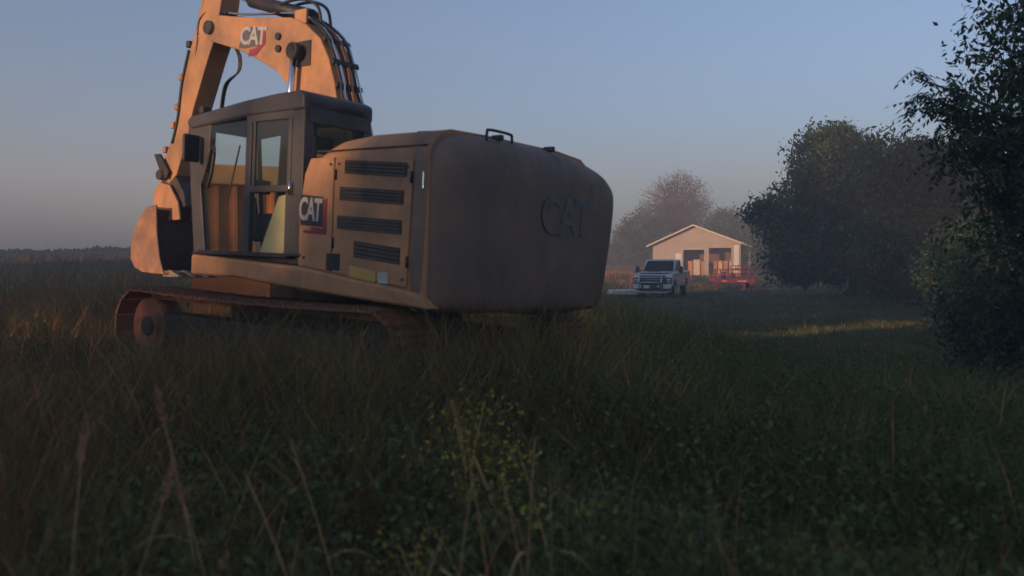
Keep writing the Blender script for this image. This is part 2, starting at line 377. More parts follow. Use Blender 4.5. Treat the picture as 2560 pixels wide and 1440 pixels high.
for a in [
 (-1.42, 2.75, .98, .10, 1.2, True, 'tall seed-headed grass stalk at the lower left edge of the field'),
 (-1.27, 2.70, .86, .22, .4, True, 'shorter seed-headed stalk just right of the one at the lower left edge'),
 (-1.10, 2.55, .62, .35, .5, True, 'low stalk with reddish seed head bending over at the bottom left corner area'),
 (-1.06, 3.1, 1.06, .16, 3.1, True, 'tallest reddish seed-headed stalk left of the thin leaning stems'),
 (-.92, 2.9, .84, .22, 3.0, True, 'small-headed stalk leaning left beside the tallest reddish stalk'),
 (-.62, 2.9, .92, .30, 3.0, False, 'bare thin stem leaning left with a bent tip', True),
 (-.54, 3.05, .99, .24, 3.0, False, 'bare straight stem leaning left beside the bent-tip stem'),
 (-.22, 2.95, .86, .12, .6, False, 'short bare stem ending in a kinked blade, left of centre', True),
 (-.04, 3.0, .9, .12, 2.8, False, 'first stem of the greenish clump below the digger counterweight'),
 (.04, 3.1, .97, .08, 1.0, False, 'second kinked stem of the greenish clump below the digger counterweight', True),
 (.10, 3.0, .88, .16, 2.9, False, 'third bare stem of the greenish clump below the digger counterweight'),
 (.22, 3.15, .95, .22, 2.9, False, 'rightmost bare stem of the greenish clump leaning left')]:
    grass_stalk(*a)
def leafy_weed(x, y, h, n, tintc, size, label, spread=.09):
    z = g1(x, y); t = empty('leafy_weed', label, 'weed', (x, y, z), group='leafy weeds in the foreground grass')
    bm = bmesh.new()
    for k in range(3): tube(bm, [(0, 0, 0), (random.uniform(-.5, .5) * spread, random.uniform(-.5, .5) * spread, h * .6), (random.uniform(-1, 1) * spread, random.uniform(-1, 1) * spread, h)], .004, 5, .0015)
    bm_obj('stem', bm, STALK, t)
    P = np.c_[rng.normal(0, spread, n), rng.normal(0, spread, n), h * rng.uniform(.35, 1.05, n)]
    V, F = leaf_cloud(P, np.full(n, size), .5, -.3)
    br = np.repeat(rng.uniform(.7, 1.3, n), 4)[:, None] * np.array(tintc)
    mesh_np('foliage', V, F, WEED, t, tint=br)
for a in [(.0, 0, 0)]: pass
for a in [  # strong yellow tints put sunlight into the colour of shaded leaves
 (-.22, 4.6, .86, 420, (4.0, 2.5, .9), .024, 'airy weed with leaves tinted sunlit yellow below the counterweight, farther back', .15),
 (-.10, 4.1, .70, 330, (3.8, 2.4, .9), .024, 'sparser sun-yellow tinted weed in front of the airy one', .11),
 (-.33, 3.1, .62, 240, (3.4, 2.3, .8), .022, 'small weed with leaves tinted sunlit gold right of the bare stems', .09),
 (-.62, 2.55, .48, 60, (1.8, 1.7, .8), .055, 'broad yellow-green leaved weed at the bottom centre-left', .06),
 (.42, 2.9, .5, 90, (2.0, 1.9, 1.0), .04, 'pale-leaved weed low at the bottom right of centre', .09),
 (.25, 3.7, .58, 160, (2.3, 1.9, 1.0), .04, 'grey-green weed standing right of the sun-yellow tinted weeds', .14),
 (1.0, 3.2, .5, 100, (1.9, 1.7, 1.0), .04, 'pale weed tuft farthest right in the foreground', .12)]:
    leafy_weed(a[0], a[1], a[2], a[3], a[4], a[5], a[6], a[7])

# ------------------------------------------------------------------ excavator
ex = empty('excavator', 'dusty yellow tracked excavator with dark cab parked in tall grass, arm curled down in front', 'excavator')
ex.matrix_world = Matrix.Translation(MP) @ Matrix([list(r) for r in MR]).to_4x4()

def word(txt, name, size, M, m, parent, extr=.004, shear=0.0, space=.9):
    cu = bpy.data.curves.new(name, 'FONT'); cu.body = txt; cu.size = size; cu.extrude = extr; cu.align_x = 'CENTER'; cu.align_y = 'CENTER'
    cu.shear = shear; cu.space_character = space; cu.offset = size * .028
    o = bpy.data.objects.new(name + '_text', cu); COL.objects.link(o)
    dg = bpy.context.evaluated_depsgraph_get(); me = bpy.data.meshes.new_from_object(o.evaluated_get(dg)); me.name = name
    bpy.data.objects.remove(o); bpy.data.curves.remove(cu)
    ob = link(name, me, parent, m); ob.matrix_local = M; return ob
def frameM(o, xa, ya):   # text frame: x axis, y axis -> normal
    xa = Vector(xa).normalized(); ya = Vector(ya).normalized(); za = xa.cross(ya).normalized(); ya = za.cross(xa)
    return Matrix.Translation(o) @ Matrix((xa, ya, za)).transposed().to_4x4()

# deck, skirt
prism_o('side_skirt', [(1.58, 1.29), (-.2, 1.21), (-1.6, 1.06), (-1.86, 1.02), (-1.95, .89), (-1.2, .93), (0, 1.0), (.75, 1.06), (1.58, 1.06)], .95, 1.41, YEL, ex, .035, seg=3)
prism_o('side_skirt', [(1.9, 1.29), (-.2, 1.21), (-1.86, 1.02), (-1.95, .89), (0, 1.0), (1.9, 1.06)], -1.41, -.9, YEL, ex, .035)
boxes('deck', [((.6, 0, 1.1), (2.2, 1.9, .12)), ((-.9, 0, 1.05), (1.6, 1.88, .16)), ((.6, .93, 1.32), (1.9, .84, .03))], BLK, ex, .01)
boxes('step_tread', [((.75, 1.33, 1.30), (1.62, .16, .025))], BLK, ex, .006)
# engine hood: side + top fold
def hood():
    bm = bmesh.new()
    sec = [(1.34, .96), (1.345, 2.20), (1.335, 2.30), (1.29, 2.38), (1.20, 2.46), (1.08, 2.50), (.6, 2.515), (-.6, 2.515), (-1.05, 2.48), (-1.28, 2.36), (-1.34, 2.15), (-1.34, .96)]
    prof = [(-.165, 1.95), (-.20, 2.13), (-.28, 2.30), (-.42, 2.43), (-.62, 2.50), (-.95, 2.53), (-1.88, 2.53)]
    rings = []
    for x, zm in prof:
        f = (zm - 1.0) / (2.53 - 1.0); rings.append([bm.verts.new((x, y, 1.0 + (z - 1.0) * f)) for y, z in sec])
    for i in range(len(rings) - 1):
        for k in range(len(sec) - 1): bm.faces.new((rings[i][k], rings[i + 1][k], rings[i + 1][k + 1], rings[i][k + 1]))
    bm.faces.new(rings[0]); bm.faces.new(rings[-1][::-1])
    o = bm_obj('engine_hood', bm, YEL, ex)
    for p in o.data.polygons: p.use_smooth = len(p.vertices) == 4
    return o
hd = hood()
# side doors standing proud, seams between
prism_o('side_door', [(-.21, 1.22), (-.21, 1.95), (-.24, 2.12), (-.32, 2.27), (-.66, 2.27), (-.655, 1.17)], 1.335, 1.362, YEL, ex, .012)
prism_o('side_door', [(-.675, 1.17), (-.69, 2.27), (-1.70, 2.20), (-1.665, 1.07)], 1.335, 1.366, YEL, ex, .012)
boxes('hood_seam', [((-1.1, 1.318, 2.335), (1.45, .03, .012))], BLK, ex)
for (x0, x1, z0, z1) in [(-.82, -1.63, 2.17, 2.115), (-.76, -1.60, 1.92, 1.87), (-.74, -1.59, 1.65, 1.605), (-.98, -1.58, 1.40, 1.345)]:
    hh = .125 if z0 > 1.5 else .15
    g = prism_o('vent_grille', [(x0, z0 + hh / 2), (x1, z1 + hh / 2), (x1, z1 - hh / 2), (x0, z0 - hh / 2)], 1.340, 1.3695, mat('vent_dark', (.045, .034, .03), .8, var=.3), ex)
    for k in range(4):
        dz = hh * (.375 - .25 * k)
        bm = bmesh.new(); prism(bm, [(x0 - .015, z0 + dz + .007), (x1 + .015, z1 + dz + .007), (x1 + .015, z1 + dz - .012), (x0 - .015, z0 + dz - .012)], 1.352, 1.377)
        bm_obj('slat', bm, mat('dusty_slat', (.10, .072, .055), .7, var=.3), g)
for (x, zz) in ((-.70, 2.1), (-.69, 1.45), (-1.69, 2.05), (-1.67, 1.3)):
    tube_o('hinge', [(x, 1.372, zz - .05), (x, 1.372, zz + .05)], .013, BLK, ex, 8)
for (x, zz) in ((-.27, 1.30), (-.62, 1.24), (-.62, 2.2), (-.74, 2.2), (-1.64, 2.14), (-1.62, 1.14), (-.74, 1.22)):
    tube_o('bolt', [(x, 1.36, zz), (x, 1.374, zz)], .014, BLK, ex, 6)
boxes('hatch', [((-.70, 1.368, 1.27), (.19, .008, .16))], BLK, ex, .004)
prism_o('warning_plate', [(-.93, 1.245), (-1.28, 1.2), (-1.28, 1.10), (-.93, 1.14)], 1.366, 1.372, mat('pale_yellow_plate', (.6, .36, .09), .5), ex)
boxes('sticker', [((-1.38, 1.371, 1.145), (.13, .006, .1))], WHT, ex)
boxes('door_latch', [((-1.82, 1.352, 2.02), (.02, .02, .15))], CHR, ex, .004)
# logo on the hood (its left part is behind the cab post)
prism_o('logo_backing', [(-.20, 1.92), (-.53, 1.89), (-.53, 1.60), (-.20, 1.62)], 1.362, 1.3655, BLK, ex)
word('CAT', 'lettering', .30, frameM((-.345, 1.367, 1.76), (-1, 0, -.07), (0, 0, 1)) @ Matrix.Diagonal((.62, 1, 1, 1)), WHT, ex, .002, 0, .82)
prism_o('logo_triangle', [(-.36, 1.60), (-.53, 1.59), (-.53, 1.86), (-.585, 1.88), (-.585, 1.53), (-.25, 1.54), (-.25, 1.57), (-.36, 1.57)], 1.362, 1.3668, REDD, ex)
# counterweight
def counterweight():
    plan = [(-1.60, 1.37), (-1.72, 1.37), (-1.82, 1.36), (-1.91, 1.325), (-1.98, 1.26), (-2.035, 1.16), (-2.075, 1.02), (-2.105, .82), (-2.135, .5), (-2.15, 0), (-2.135, -.5), (-2.10, -.9), (-2.065, -1.2), (-2.035, -1.3), (-1.98, -1.375), (-1.9, -1.42), (-1.72, -1.43), (-1.60, -1.43)]
    lv = [(.84, .10, 0), (.88, .04, 0), (.95, .012, 0), (1.3, .006, 0), (1.8, 0, .1), (2.12, 0, .5), (2.24, .01, .8), (2.33, .035, 1), (2.41, .08, 1), (2.465, .14, 1), (2.50, .23, 1), (2.52, .36, 1)]
    bm = bmesh.new(); rings = []
    for z, ins, dr in lv:
        ring = []
        for x, y in plan:
            sx = 1 if x < -1.65 else 0
            xx = x + ins * sx; yy = y - math.copysign(min(ins, abs(y) * .3), y) * (1 if abs(y) > .8 else .0)
            zz = z
            if y < -.3: zz -= dr * .13 * ((-.3 - y) / 1.1) ** 2
            if y < -.8: yy -= .24
            if z < 1.9 and y < -1: yy += .16 * (1.9 - z)
            ring.append(bm.verts.new((xx, yy, zz)))
        rings.append(ring)
    n = len(plan)
    for i in range(len(rings) - 1):
        for k in range(n): bm.faces.new((rings[i][k], rings[i][(k + 1) % n], rings[i + 1][(k + 1) % n], rings[i + 1][k]))
    bm.faces.new(rings[0][::-1]); bm.faces.new(rings[-1])
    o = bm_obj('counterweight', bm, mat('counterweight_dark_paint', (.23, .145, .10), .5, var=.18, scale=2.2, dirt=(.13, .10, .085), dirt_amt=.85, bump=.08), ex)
    for p in o.data.polygons: p.use_smooth = len(p.vertices) == 4
    s = o.modifiers.new('s', 'SUBSURF'); s.levels = s.render_levels = 1
    return o
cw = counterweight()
word('CAT', 'lettering', .52, frameM((-2.138, -.45, 1.80), (.045, -1, 0), (0, 0, 1)), mat('faded_lettering', (.17, .14, .13), .6, var=.3, scale=7), ex, .002, 0, .85)
for sy in (-.35, .5): boxes('lifting_eye', [((-1.95, sy, 2.50), (.12, .05, .05))], BLK, ex, .01)
tube_o('handrail', smooth_path([(-1.98, .70, 2.44), (-1.98, .70, 2.52), (-1.98, .66, 2.55), (-1.98, .36, 2.55), (-1.98, .32, 2.52), (-1.98, .32, 2.44)], 5), .014, BLK, ex)
# cab ---------------------------------------------------------------
Y0, Y1 = .40, 1.30
roof = prism_o('roof', [(1.90, 2.76), (1.84, 2.83), (.86, 2.93), (.3, 2.965), (-.05, 2.97), (-.15, 2.93), (-.15, 2.76), (.8, 2.75), (1.78, 2.68)], Y0 - .02, Y1 + .02, DRK, ex, .04, seg=3)
boxes('roof_hatch', [((.7, .85, 2.96), (.6, .55, .03))], BLK, ex, .01)
def pillar(pts, y0, y1): return prism_o('cab_pillar', pts, y0, y1, DRK, ex, .015)
pillar([(1.88, 2.76), (1.44, 2.74), (1.46, 2.35), (1.60, 2.05), (1.48, 1.30), (1.70, 1.30), (1.78, 1.9)], Y1 - .08, Y1)
pillar([(1.88, 2.76), (1.74, 2.74), (1.60, 1.30), (1.70, 1.30), (1.78, 1.9)], Y0, Y0 + .07)
pillar([(.80, 2.80), (.70, 2.80), (.70, 1.28), (.84, 1.28), (.80, 2.0)], Y1 - .06, Y1 + .008)
pillar([(.05, 2.80), (-.14, 2.80), (-.14, 1.22), (.05, 1.22)], Y1 - .12, Y1 + .004)
pillar([(.0, 2.80), (-.14, 2.80), (-.14, 1.22), (.0, 1.22)], Y0, Y0 + .1)
pillar([(.80, 2.80), (.72, 2.80), (.72, 1.28), (.80, 1.28)], Y0, Y0 + .05)
boxes('door_rail', [((.37, 1.29, 1.99), (.68, .04, .07)), ((.37, 1.29, 2.74), (.68, .04, .10)), ((.37, 1.29, 1.285), (.68, .04, .1)), ((.66, 1.292, 2.36), (.05, .03, .7)), ((.08, 1.292, 2.36), (.06, .03, .7)), ((.08, 1.292, 1.6), (.08, .03, .7))], DRK, ex, .01)
boxes('cab_floor', [((.78, .85, 1.27), (1.84, .88, .10))], DRK, ex, .015)
boxes('cab_rear_wall', [((-.125, .85, 1.55), (.04, .78, .62)), ((-.125, .85, 2.76), (.05, .80, .22)), ((-.125, .85, 1.9), (.05, .78, .1))], DRK, ex, .01)
boxes('cab_right_rail', [((.8, .42, 1.60), (1.70, .03, .035))], DRK, ex, .008)
gl = GLS
boxes('door_window', [((.37, 1.288, 2.36), (.62, .008, .68))], GLS, ex)
boxes('door_window', [((.40, 1.288, 1.62), (.60, .008, .62))], glass_mat('clear_cab_glass', (.96, .98, .97), 1.0), ex)
prism_o('front_side_window', [(1.66, 2.70), (.82, 2.72), (.84, 1.33), (1.46, 1.33)], 1.283, 1.290, MATS['clear_cab_glass'], ex)
boxes('rear_window', [((-.125, .85, 2.30), (.01, .72, .70))], GLS, ex)
prism_o('windscreen', [(1.86, 2.72), (1.84, 2.72), (1.70, 1.36), (1.72, 1.36)], Y0 + .08, Y1 - .09, MATS['clear_cab_glass'], ex)
boxes('right_window', [((.36, .418, 2.27), (.68, .008, .92))], MATS['clear_cab_glass'], ex)
# interior
st = boxes('seat', [((.45, .85, 1.62), (.5, .5, .14))], SEAT, ex, .04)
b = prism_o('backrest', [(.22, 1.66), (.10, 2.32), (.18, 2.38), (.34, 1.70)], .62, 1.08, SEAT, st, .04)
boxes('headrest', [((.12, .85, 2.48), (.09, .28, .18))], SEAT, st, .03)
prism_o('door_panel', [(.12, 1.30), (.13, 1.80), (.20, 1.94), (.32, 1.92), (.60, 1.35), (.60, 1.30)], 1.20, 1.24, TAN, ex, .02)
boxes('console', [((.62, 1.1, 1.6), (.5, .12, .3)), ((.62, .58, 1.6), (.5, .12, .3))], BLK, ex, .03)
tube_o('joystick', [(.85, 1.1, 1.72), (.9, 1.1, 1.92)], .02, BLK, ex); tube_o('joystick', [(.85, .58, 1.72), (.9, .58, 1.92)], .02, BLK, ex)
boxes('monitor', [((1.5, .55, 2.1), (.04, .22, .16))], BLK, ex, .01)
tube_o('mirror_arm', smooth_path([(1.45, 1.33, 2.20), (1.33, 1.36, 2.42), (1.24, 1.38, 2.42), (1.28, 1.38, 2.18), (1.36, 1.37, 2.02)], 5), .018, BLK, ex)
boxes('mirror', [((1.62, 1.42, 2.45), (.05, .2, .3))], BLK, ex, .02)
tube_o('door_handle', [(.02, 1.33, 1.92), (.02, 1.34, 2.05)], .012, CHR, ex)
boxes('roof_light', [((1.7, 1.2, 2.90), (.08, .12, .08))], BLK, ex, .01)
tube_o('wiper', [(1.82, .8, 1.9), (1.88, .6, 2.6)], .01, BLK, ex)
# right-hand tool box / fuel tank
boxes('fuel_tank', [((.9, -1.0, 1.5), (1.7, .75, .7))], YEL, ex, .05)
# boom ---------------------------------------------------------------
BY0, BY1 = -.23, .15
bp = [(.50, 1.75), (.42, 2.3), (.55, 2.8), (.72, 3.15), (.77, 3.34), (.88, 3.62), (1.04, 3.87), (1.32, 4.08), (1.6, 4.19), (2.6, 4.33), (3.15, 4.43), (3.27, 4.42), (3.35, 4.33), (3.34, 4.18), (3.25, 4.10), (2.58, 3.90), (2.2, 3.74), (1.84, 3.57), (1.62, 3.38), (1.48, 3.15), (1.30, 2.6), (1.1, 2.1), (.85, 1.72)]
bo = prism_o('boom', bp, BY0, BY1, YEL, ex, .018)
boxes('weld_plate', [((1.32, BY1 + .008, 3.72), (.26, .014, .30)), ((1.32, BY0 - .008, 3.72), (.26, .014, .30))], BLK, bo, .01)
for p in ((1.80, 3.98), (1.79, 3.83)):
    tube_o('boss', [(p[0], BY1, p[1]), (p[0], BY1 + .03, p[1])], .045, BLK, bo, 14)
tube_o('pin', [(3.24, BY0 - .06, 4.27), (3.24, BY1 + .05, 4.27)], .09, BLK, bo, 16)
tube_o('pin', [(1.40, BY0 - .14, 3.74), (1.40, BY1 + .14, 3.74)], .085, BLK, bo, 16)
LX = Vector((-1, 0, -.10)); LU = Vector((.22, 0, 1))
word('CAT', 'lettering', .30, frameM((2.31, BY1 + .006, 4.04), (-1, 0, -.12), (-.25, 0, 1)), WHT, bo, .003, .0, .8)
prism_o('logo_backing', [(2.50, 4.19), (2.12, 4.13), (2.20, 3.92), (2.47, 3.91), (2.60, 3.93)], BY1 + .001, BY1 + .004, mat('logo_grey', (.12, .10, .10), .6), bo)
prism_o('logo_triangle', [(2.15, 4.11), (2.06, 4.07), (2.05, 3.93), (2.24, 3.80), (2.40, 3.80), (2.36, 3.885), (2.25, 3.885), (2.14, 3.96)], BY1 + .001, BY1 + .0065, REDD, bo)
# boom cylinders, both sides
for sy in (BY1 + .09, BY0 - .09):
    tube_o('cylinder_rod', [(1.40, sy, 3.74), (1.46, sy, 2.75)], .038, CHR, ex, 14)
    tube_o('cylinder_barrel', [(1.46, sy, 2.85), (1.55, sy, 1.35)], .075, BLK, ex, 14)
    tube_o('rod_eye', [(1.385, sy - .05, 3.74), (1.385, sy + .05, 3.74)], .10, BLK, ex, 14)
# stick cylinder over the boom
sc = tube_o('stick_cylinder', [(1.42, -.04, 4.22), (2.62, -.04, 4.58)], .085, BLK, ex, 16)
tube_o('cylinder_rod', [(2.6, -.04, 4.575), (3.30, -.04, 4.86)], .045, CHR, sc, 12)
boxes('cylinder_clevis', [((1.5, .06, 4.2), (.22, .04, .18)), ((1.5, -.14, 4.2), (.22, .04, .18))], YEL, sc, .01)
for y in (-.12, .03):
    tube_o('hose', smooth_path([(1.95, y, 4.42), (1.72, y, 4.44), (1.48, y - .02, 4.42), (1.28, y - .04, 4.30), (1.22, y - .05, 4.05)], 6), .02, RUB, sc, 7)
# hydraulic pipes along the boom's back
for k, yo in enumerate((-.20, -.14, -.08, -.01, .05, .11)):
    off = .035 + .012 * (k % 2)
    back = [(.42 - .02, 2.3), (.53 - .02, 2.8), (.70, 3.15), (.755, 3.34), (.86, 3.62), (1.02, 3.89), (1.30, 4.10), (1.58, 4.22), (2.1, 4.285), (2.6, 4.35), (3.1, 4.44)]
    P = []
    for i, (x, z) in enumerate(back):
        a = back[max(i - 1, 0)]; c = back[min(i + 1, len(back) - 1)]; t = Vector((c[0] - a[0], c[1] - a[1])).normalized()
        P.append((x - t.y * off, yo + .01 * math.sin(i * 2.1 + k), z + t.x * off))
    if k in (1, 2, 5): P = P[:7]
    tube_o('hydraulic_pipe', smooth_path(P, 4), .013 + .003 * (k % 3), [CHR, BLK, YEL, BLK, CHR, BLK][k], bo, 7)
for (x, z, a) in ((.80, 3.58, 1.2), (.96, 3.86, .85), (.72, 3.3, 1.35), (1.9, 4.28, .15)):
    bm = bmesh.new(); box(bm, (x, -.04, z), (.06, .40, .035), Matrix.Rotation(-a, 3, 'Y')); bm_obj('pipe_clamp', bm, BLK, bo, .005)
# stick ---------------------------------------------------------------
SY0, SY1 = -.20, .09
sp = [(3.02, 5.35), (3.38, 5.35), (3.45, 4.75), (3.66, 4.30), (3.86, 3.93), (3.97, 3.56), (4.05, 3.18), (4.17, 2.85), (4.44, 2.44), (4.38, 2.30), (4.2, 2.24), (4.02, 2.36), (3.80, 2.83), (3.66, 3.26), (3.49, 3.62), (3.37, 3.88), (3.20, 4.20), (3.10, 4.65)]
sk = prism_o('stick', sp, SY0, SY1, YEL, ex, .015)
tube_o('stick_pin', [(4.30, SY0 - .1, 2.36), (4.30, SY1 + .1, 2.36)], .07, BLK, sk, 14)
# bucket cylinder and linkage on the front of the stick
bc = tube_o('bucket_cylinder', [(3.62, -.05, 4.75), (4.10, -.05, 3.20)], .07, YEL, ex, 14)
tube_o('cylinder_rod', [(4.10, -.05, 3.22), (4.42, -.05, 2.62)], .038, CHR, bc, 12)
for y in (SY0 - .04, SY1 + .04):
    boxes_o = prism_o('bucket_link', [(4.50, 2.66), (4.36, 2.66), (4.12, 2.40), (4.18, 2.30), (4.30, 2.36)], y - .02, y + .02, BLK, ex, .008)
prism_o('bucket_link', [(4.55, 2.62), (4.40, 2.60), (4.30, 2.1), (4.36, 1.98), (4.48, 2.04)], -.14, .03, YEL, ex, .02)
# quick coupler, dark linkage mass
prism_o('coupler', [(4.40, 2.40), (4.05, 2.34), (3.86, 2.12), (3.80, 1.92), (4.02, 1.86), (4.30, 1.92), (4.46, 2.08)], -.19, .08, BKI, ex, .03)
for y in (-.23, .11): prism_o('bucket_ear', [(4.36, 2.26), (4.1, 2.22), (3.88, 1.98), (3.82, 1.74), (4.2, 1.72), (4.46, 1.90), (4.50, 2.10)], y, y + .035, YEL, ex, .01)
# hoses at the stick / boom joint
for k in range(4):
    yy = -.14 + .07 * k; o_ = .03 * k
    tube_o('hose', smooth_path([(3.0, yy, 4.42 + .01 * k), (3.35, yy, 4.56 - o_ * .3), (3.60 - o_ * .2, yy + .02, 4.42), (3.70 - o_, yy + .02, 4.15), (3.76 - o_, yy, 3.9)], 6), .016, RUB, sk, 7)
for k in range(3):
    yy = -.22 + .02 * k; o_ = .05 * k
    tube_o('hose', smooth_path([(3.30, yy, 4.18), (3.15 - o_, yy - .01, 3.98), (3.16 - o_, yy - .02, 3.76), (3.33, yy, 3.62), (3.42, yy, 3.40), (3.45, yy, 3.0 + o_)], 6), .012, RUB, sk, 7)
for (x, z) in ((3.80, 4.13), (3.96, 3.7), (4.04, 3.3), (4.12, 3.05), (4.3, 2.72)):
    boxes('bracket', [((x, .05, z), (.08, .14, .09))], YEL if x > 3.9 else BLK, sk, .01)
for k in range(2):
    tube_o('hydraulic_pipe', smooth_path([(3.78 + .02 * k, SY1 + .015, 4.05), (3.93 + .02 * k, SY1 + .015, 3.6), (4.0 + .02 * k, SY1 + .015, 3.15), (4.12 + .02 * k, SY1 + .015, 2.8)], 4), .011, BLK, sk, 6)
# bucket ---------------------------------------------------------------
prof = [(4.05, 1.90), (4.28, 1.90), (4.46, 1.76), (4.58, 1.58), (4.66, 1.38), (4.66, 1.18), (4.55, 1.06), (4.35, 1.0), (4.05, .985), (3.80, 1.0)]
W0, W1 = -.42, .34; th = .035
inner = []
for i, (x, z) in enumerate(prof):
    a = prof[max(i - 1, 0)]; c = prof[min(i + 1, len(prof) - 1)]; t = Vector((c[0] - a[0], c[1] - a[1])).normalized()
    inner.append((x + t.y * th, z - t.x * th))
def shell():
    bm = bmesh.new()
    A = [[bm.verts.new((x, y, z)) for x, z in prof] for y in (W0, W1)]; B = [[bm.verts.new((x, y, z)) for x, z in inner] for y in (W0, W1)]
    n = len(prof)
    for i in range(n - 1):
        bm.faces.new((A[0][i], A[1][i], A[1][i + 1], A[0][i + 1])); bm.faces.new((B[0][i], B[0][i + 1], B[1][i + 1], B[1][i]))
        for s in (0, 1): bm.faces.new((A[s][i], A[s][i + 1], B[s][i + 1], B[s][i]))
    bm.faces.new((A[0][0], B[0][0], B[1][0], A[1][0])); bm.faces.new((A[0][-1], A[1][-1], B[1][-1], B[0][-1]))
    o = bm_obj('bucket', bm, BKT, ex)
    for p in o.data.polygons: p.use_smooth = True
    return o
bk = shell()
sidep = [(4.05, 1.93), (4.28, 1.90), (4.46, 1.76), (4.58, 1.58), (4.66, 1.38), (4.66, 1.18), (4.55, 1.06), (4.35, 1.0), (3.82, .99), (3.93, 1.20), (4.02, 1.55)]
for y in (W0 - .02, W1): prism_o('bucket_side', sidep, y, y + .022, BKT, bk, .006)
prism_o('bucket_lining', [(x - .045 if x > 4.2 else x, z) for x, z in [(4.07, 1.86), (4.28, 1.86), (4.50, 1.62), (4.60, 1.38), (4.60, 1.18), (4.52, 1.10), (4.35, 1.04)]], W0 + .005, W1 - .005, BKI, bk)
for k in range(4):
    y = W0 + .08 + k * (W1 - W0 - .16) / 3
    prism_o('bucket_tooth', [(3.95, 1.04), (3.78, 1.05), (3.58, .985), (3.56, .965), (3.78, .95), (3.95, .95)], y - .035, y + .035, mat('worn_tooth_steel', (.32, .25, .22), .5, .6), bk, .008)
# tracks ---------------------------------------------------------------
x_r, x_f, rad = -1.35, 2.42, .40
cz = rad + .03
def track_path(n):
    Ls = x_f - x_r; per = 2 * Ls + 2 * PI * rad; out = []
    for i in range(n):
        s = per * i / n
        if s < Ls: out.append((x_r + s, cz + rad - .03 * math.sin(PI * s / Ls), 0))
        elif s < Ls + PI * rad: a = (s - Ls) / rad; out.append((x_f + rad * math.sin(a), cz + rad * math.cos(a), a))
        elif s < 2 * Ls + PI * rad: out.append((x_f - (s - Ls - PI * rad), cz - rad, PI))
        else: a = (s - 2 * Ls - PI * rad) / rad; out.append((x_r - rad * math.sin(a), cz - rad * math.cos(a), PI + a))
    return out, per / n
shoe_me = None
for side, yc in (('l', 1.26), ('r', -1.2)):
    sg = 1 if side == 'l' else -1
    tf = boxes('track_frame', [(((x_f + x_r) / 2, yc - sg * .05, cz), (x_f - x_r - .2, .34, .34))], mat('dark_frame_steel', (.022, .018, .016), .7, var=.3), ex, .04)
    for k in range(7):
        x = x_r + .45 + k * (x_f - x_r - .9) / 6
        tube_o('roller', [(x, yc - .14, .17), (x, yc + .14, .17)], .11, BLK, tf, 14)
    tube_o('idler', [(x_f, yc - .12, cz), (x_f, yc + .12, cz)], rad - .07, RST, tf, 24)
    tube_o('idler_hub', [(x_f, yc - .16, cz), (x_f, yc + .16, cz)], .11, BLK, tf, 16)
    tube_o('sprocket', [(x_r, yc - .1, cz), (x_r, yc + .1, cz)], rad - .09, BLK, tf, 16)
    tk = boxes('track_chain', [(((x_f + x_r) / 2, yc, cz + rad - .055), (x_f - x_r, .2, .06)), (((x_f + x_r) / 2, yc, cz - rad + .055), (x_f - x_r, .2, .06))], RST, ex)
    P, pitch = track_path(48)
    if shoe_me is None:
        bm = bmesh.new(); w = pitch * .94
        prism(bm, [(-w / 2, 0), (w / 2, 0), (w / 2, .02), (w / 2 - .02, .055), (w / 2 - .035, .02), (.015, .02), (0, .05), (-.015, .02), (-w / 2 + .04, .02), (-w / 2 + .025, .045), (-w / 2, .02)], -.30, .30)
        shoe_me = bpy.data.meshes.new('track_shoe'); bmesh.ops.recalc_face_normals(bm, faces=bm.faces[:]); bm.to_mesh(shoe_me); bm.free(); shoe_me.materials.append(RST)
    for (x, z, a) in P:
        s = bpy.data.objects.new('track_shoe', shoe_me); COL.objects.link(s); s.parent = tk
        s.location = (x, yc, z - 0 * .02); s.rotation_euler = (random.uniform(-.01, .01), a + random.uniform(-.02, .02), 0)
boxes('undercarriage', [((.55, 0, .62), (1.9, 1.9, .34)), ((.55, 0, .92), (1.3, 1.3, .24))], BLK, ex, .05)

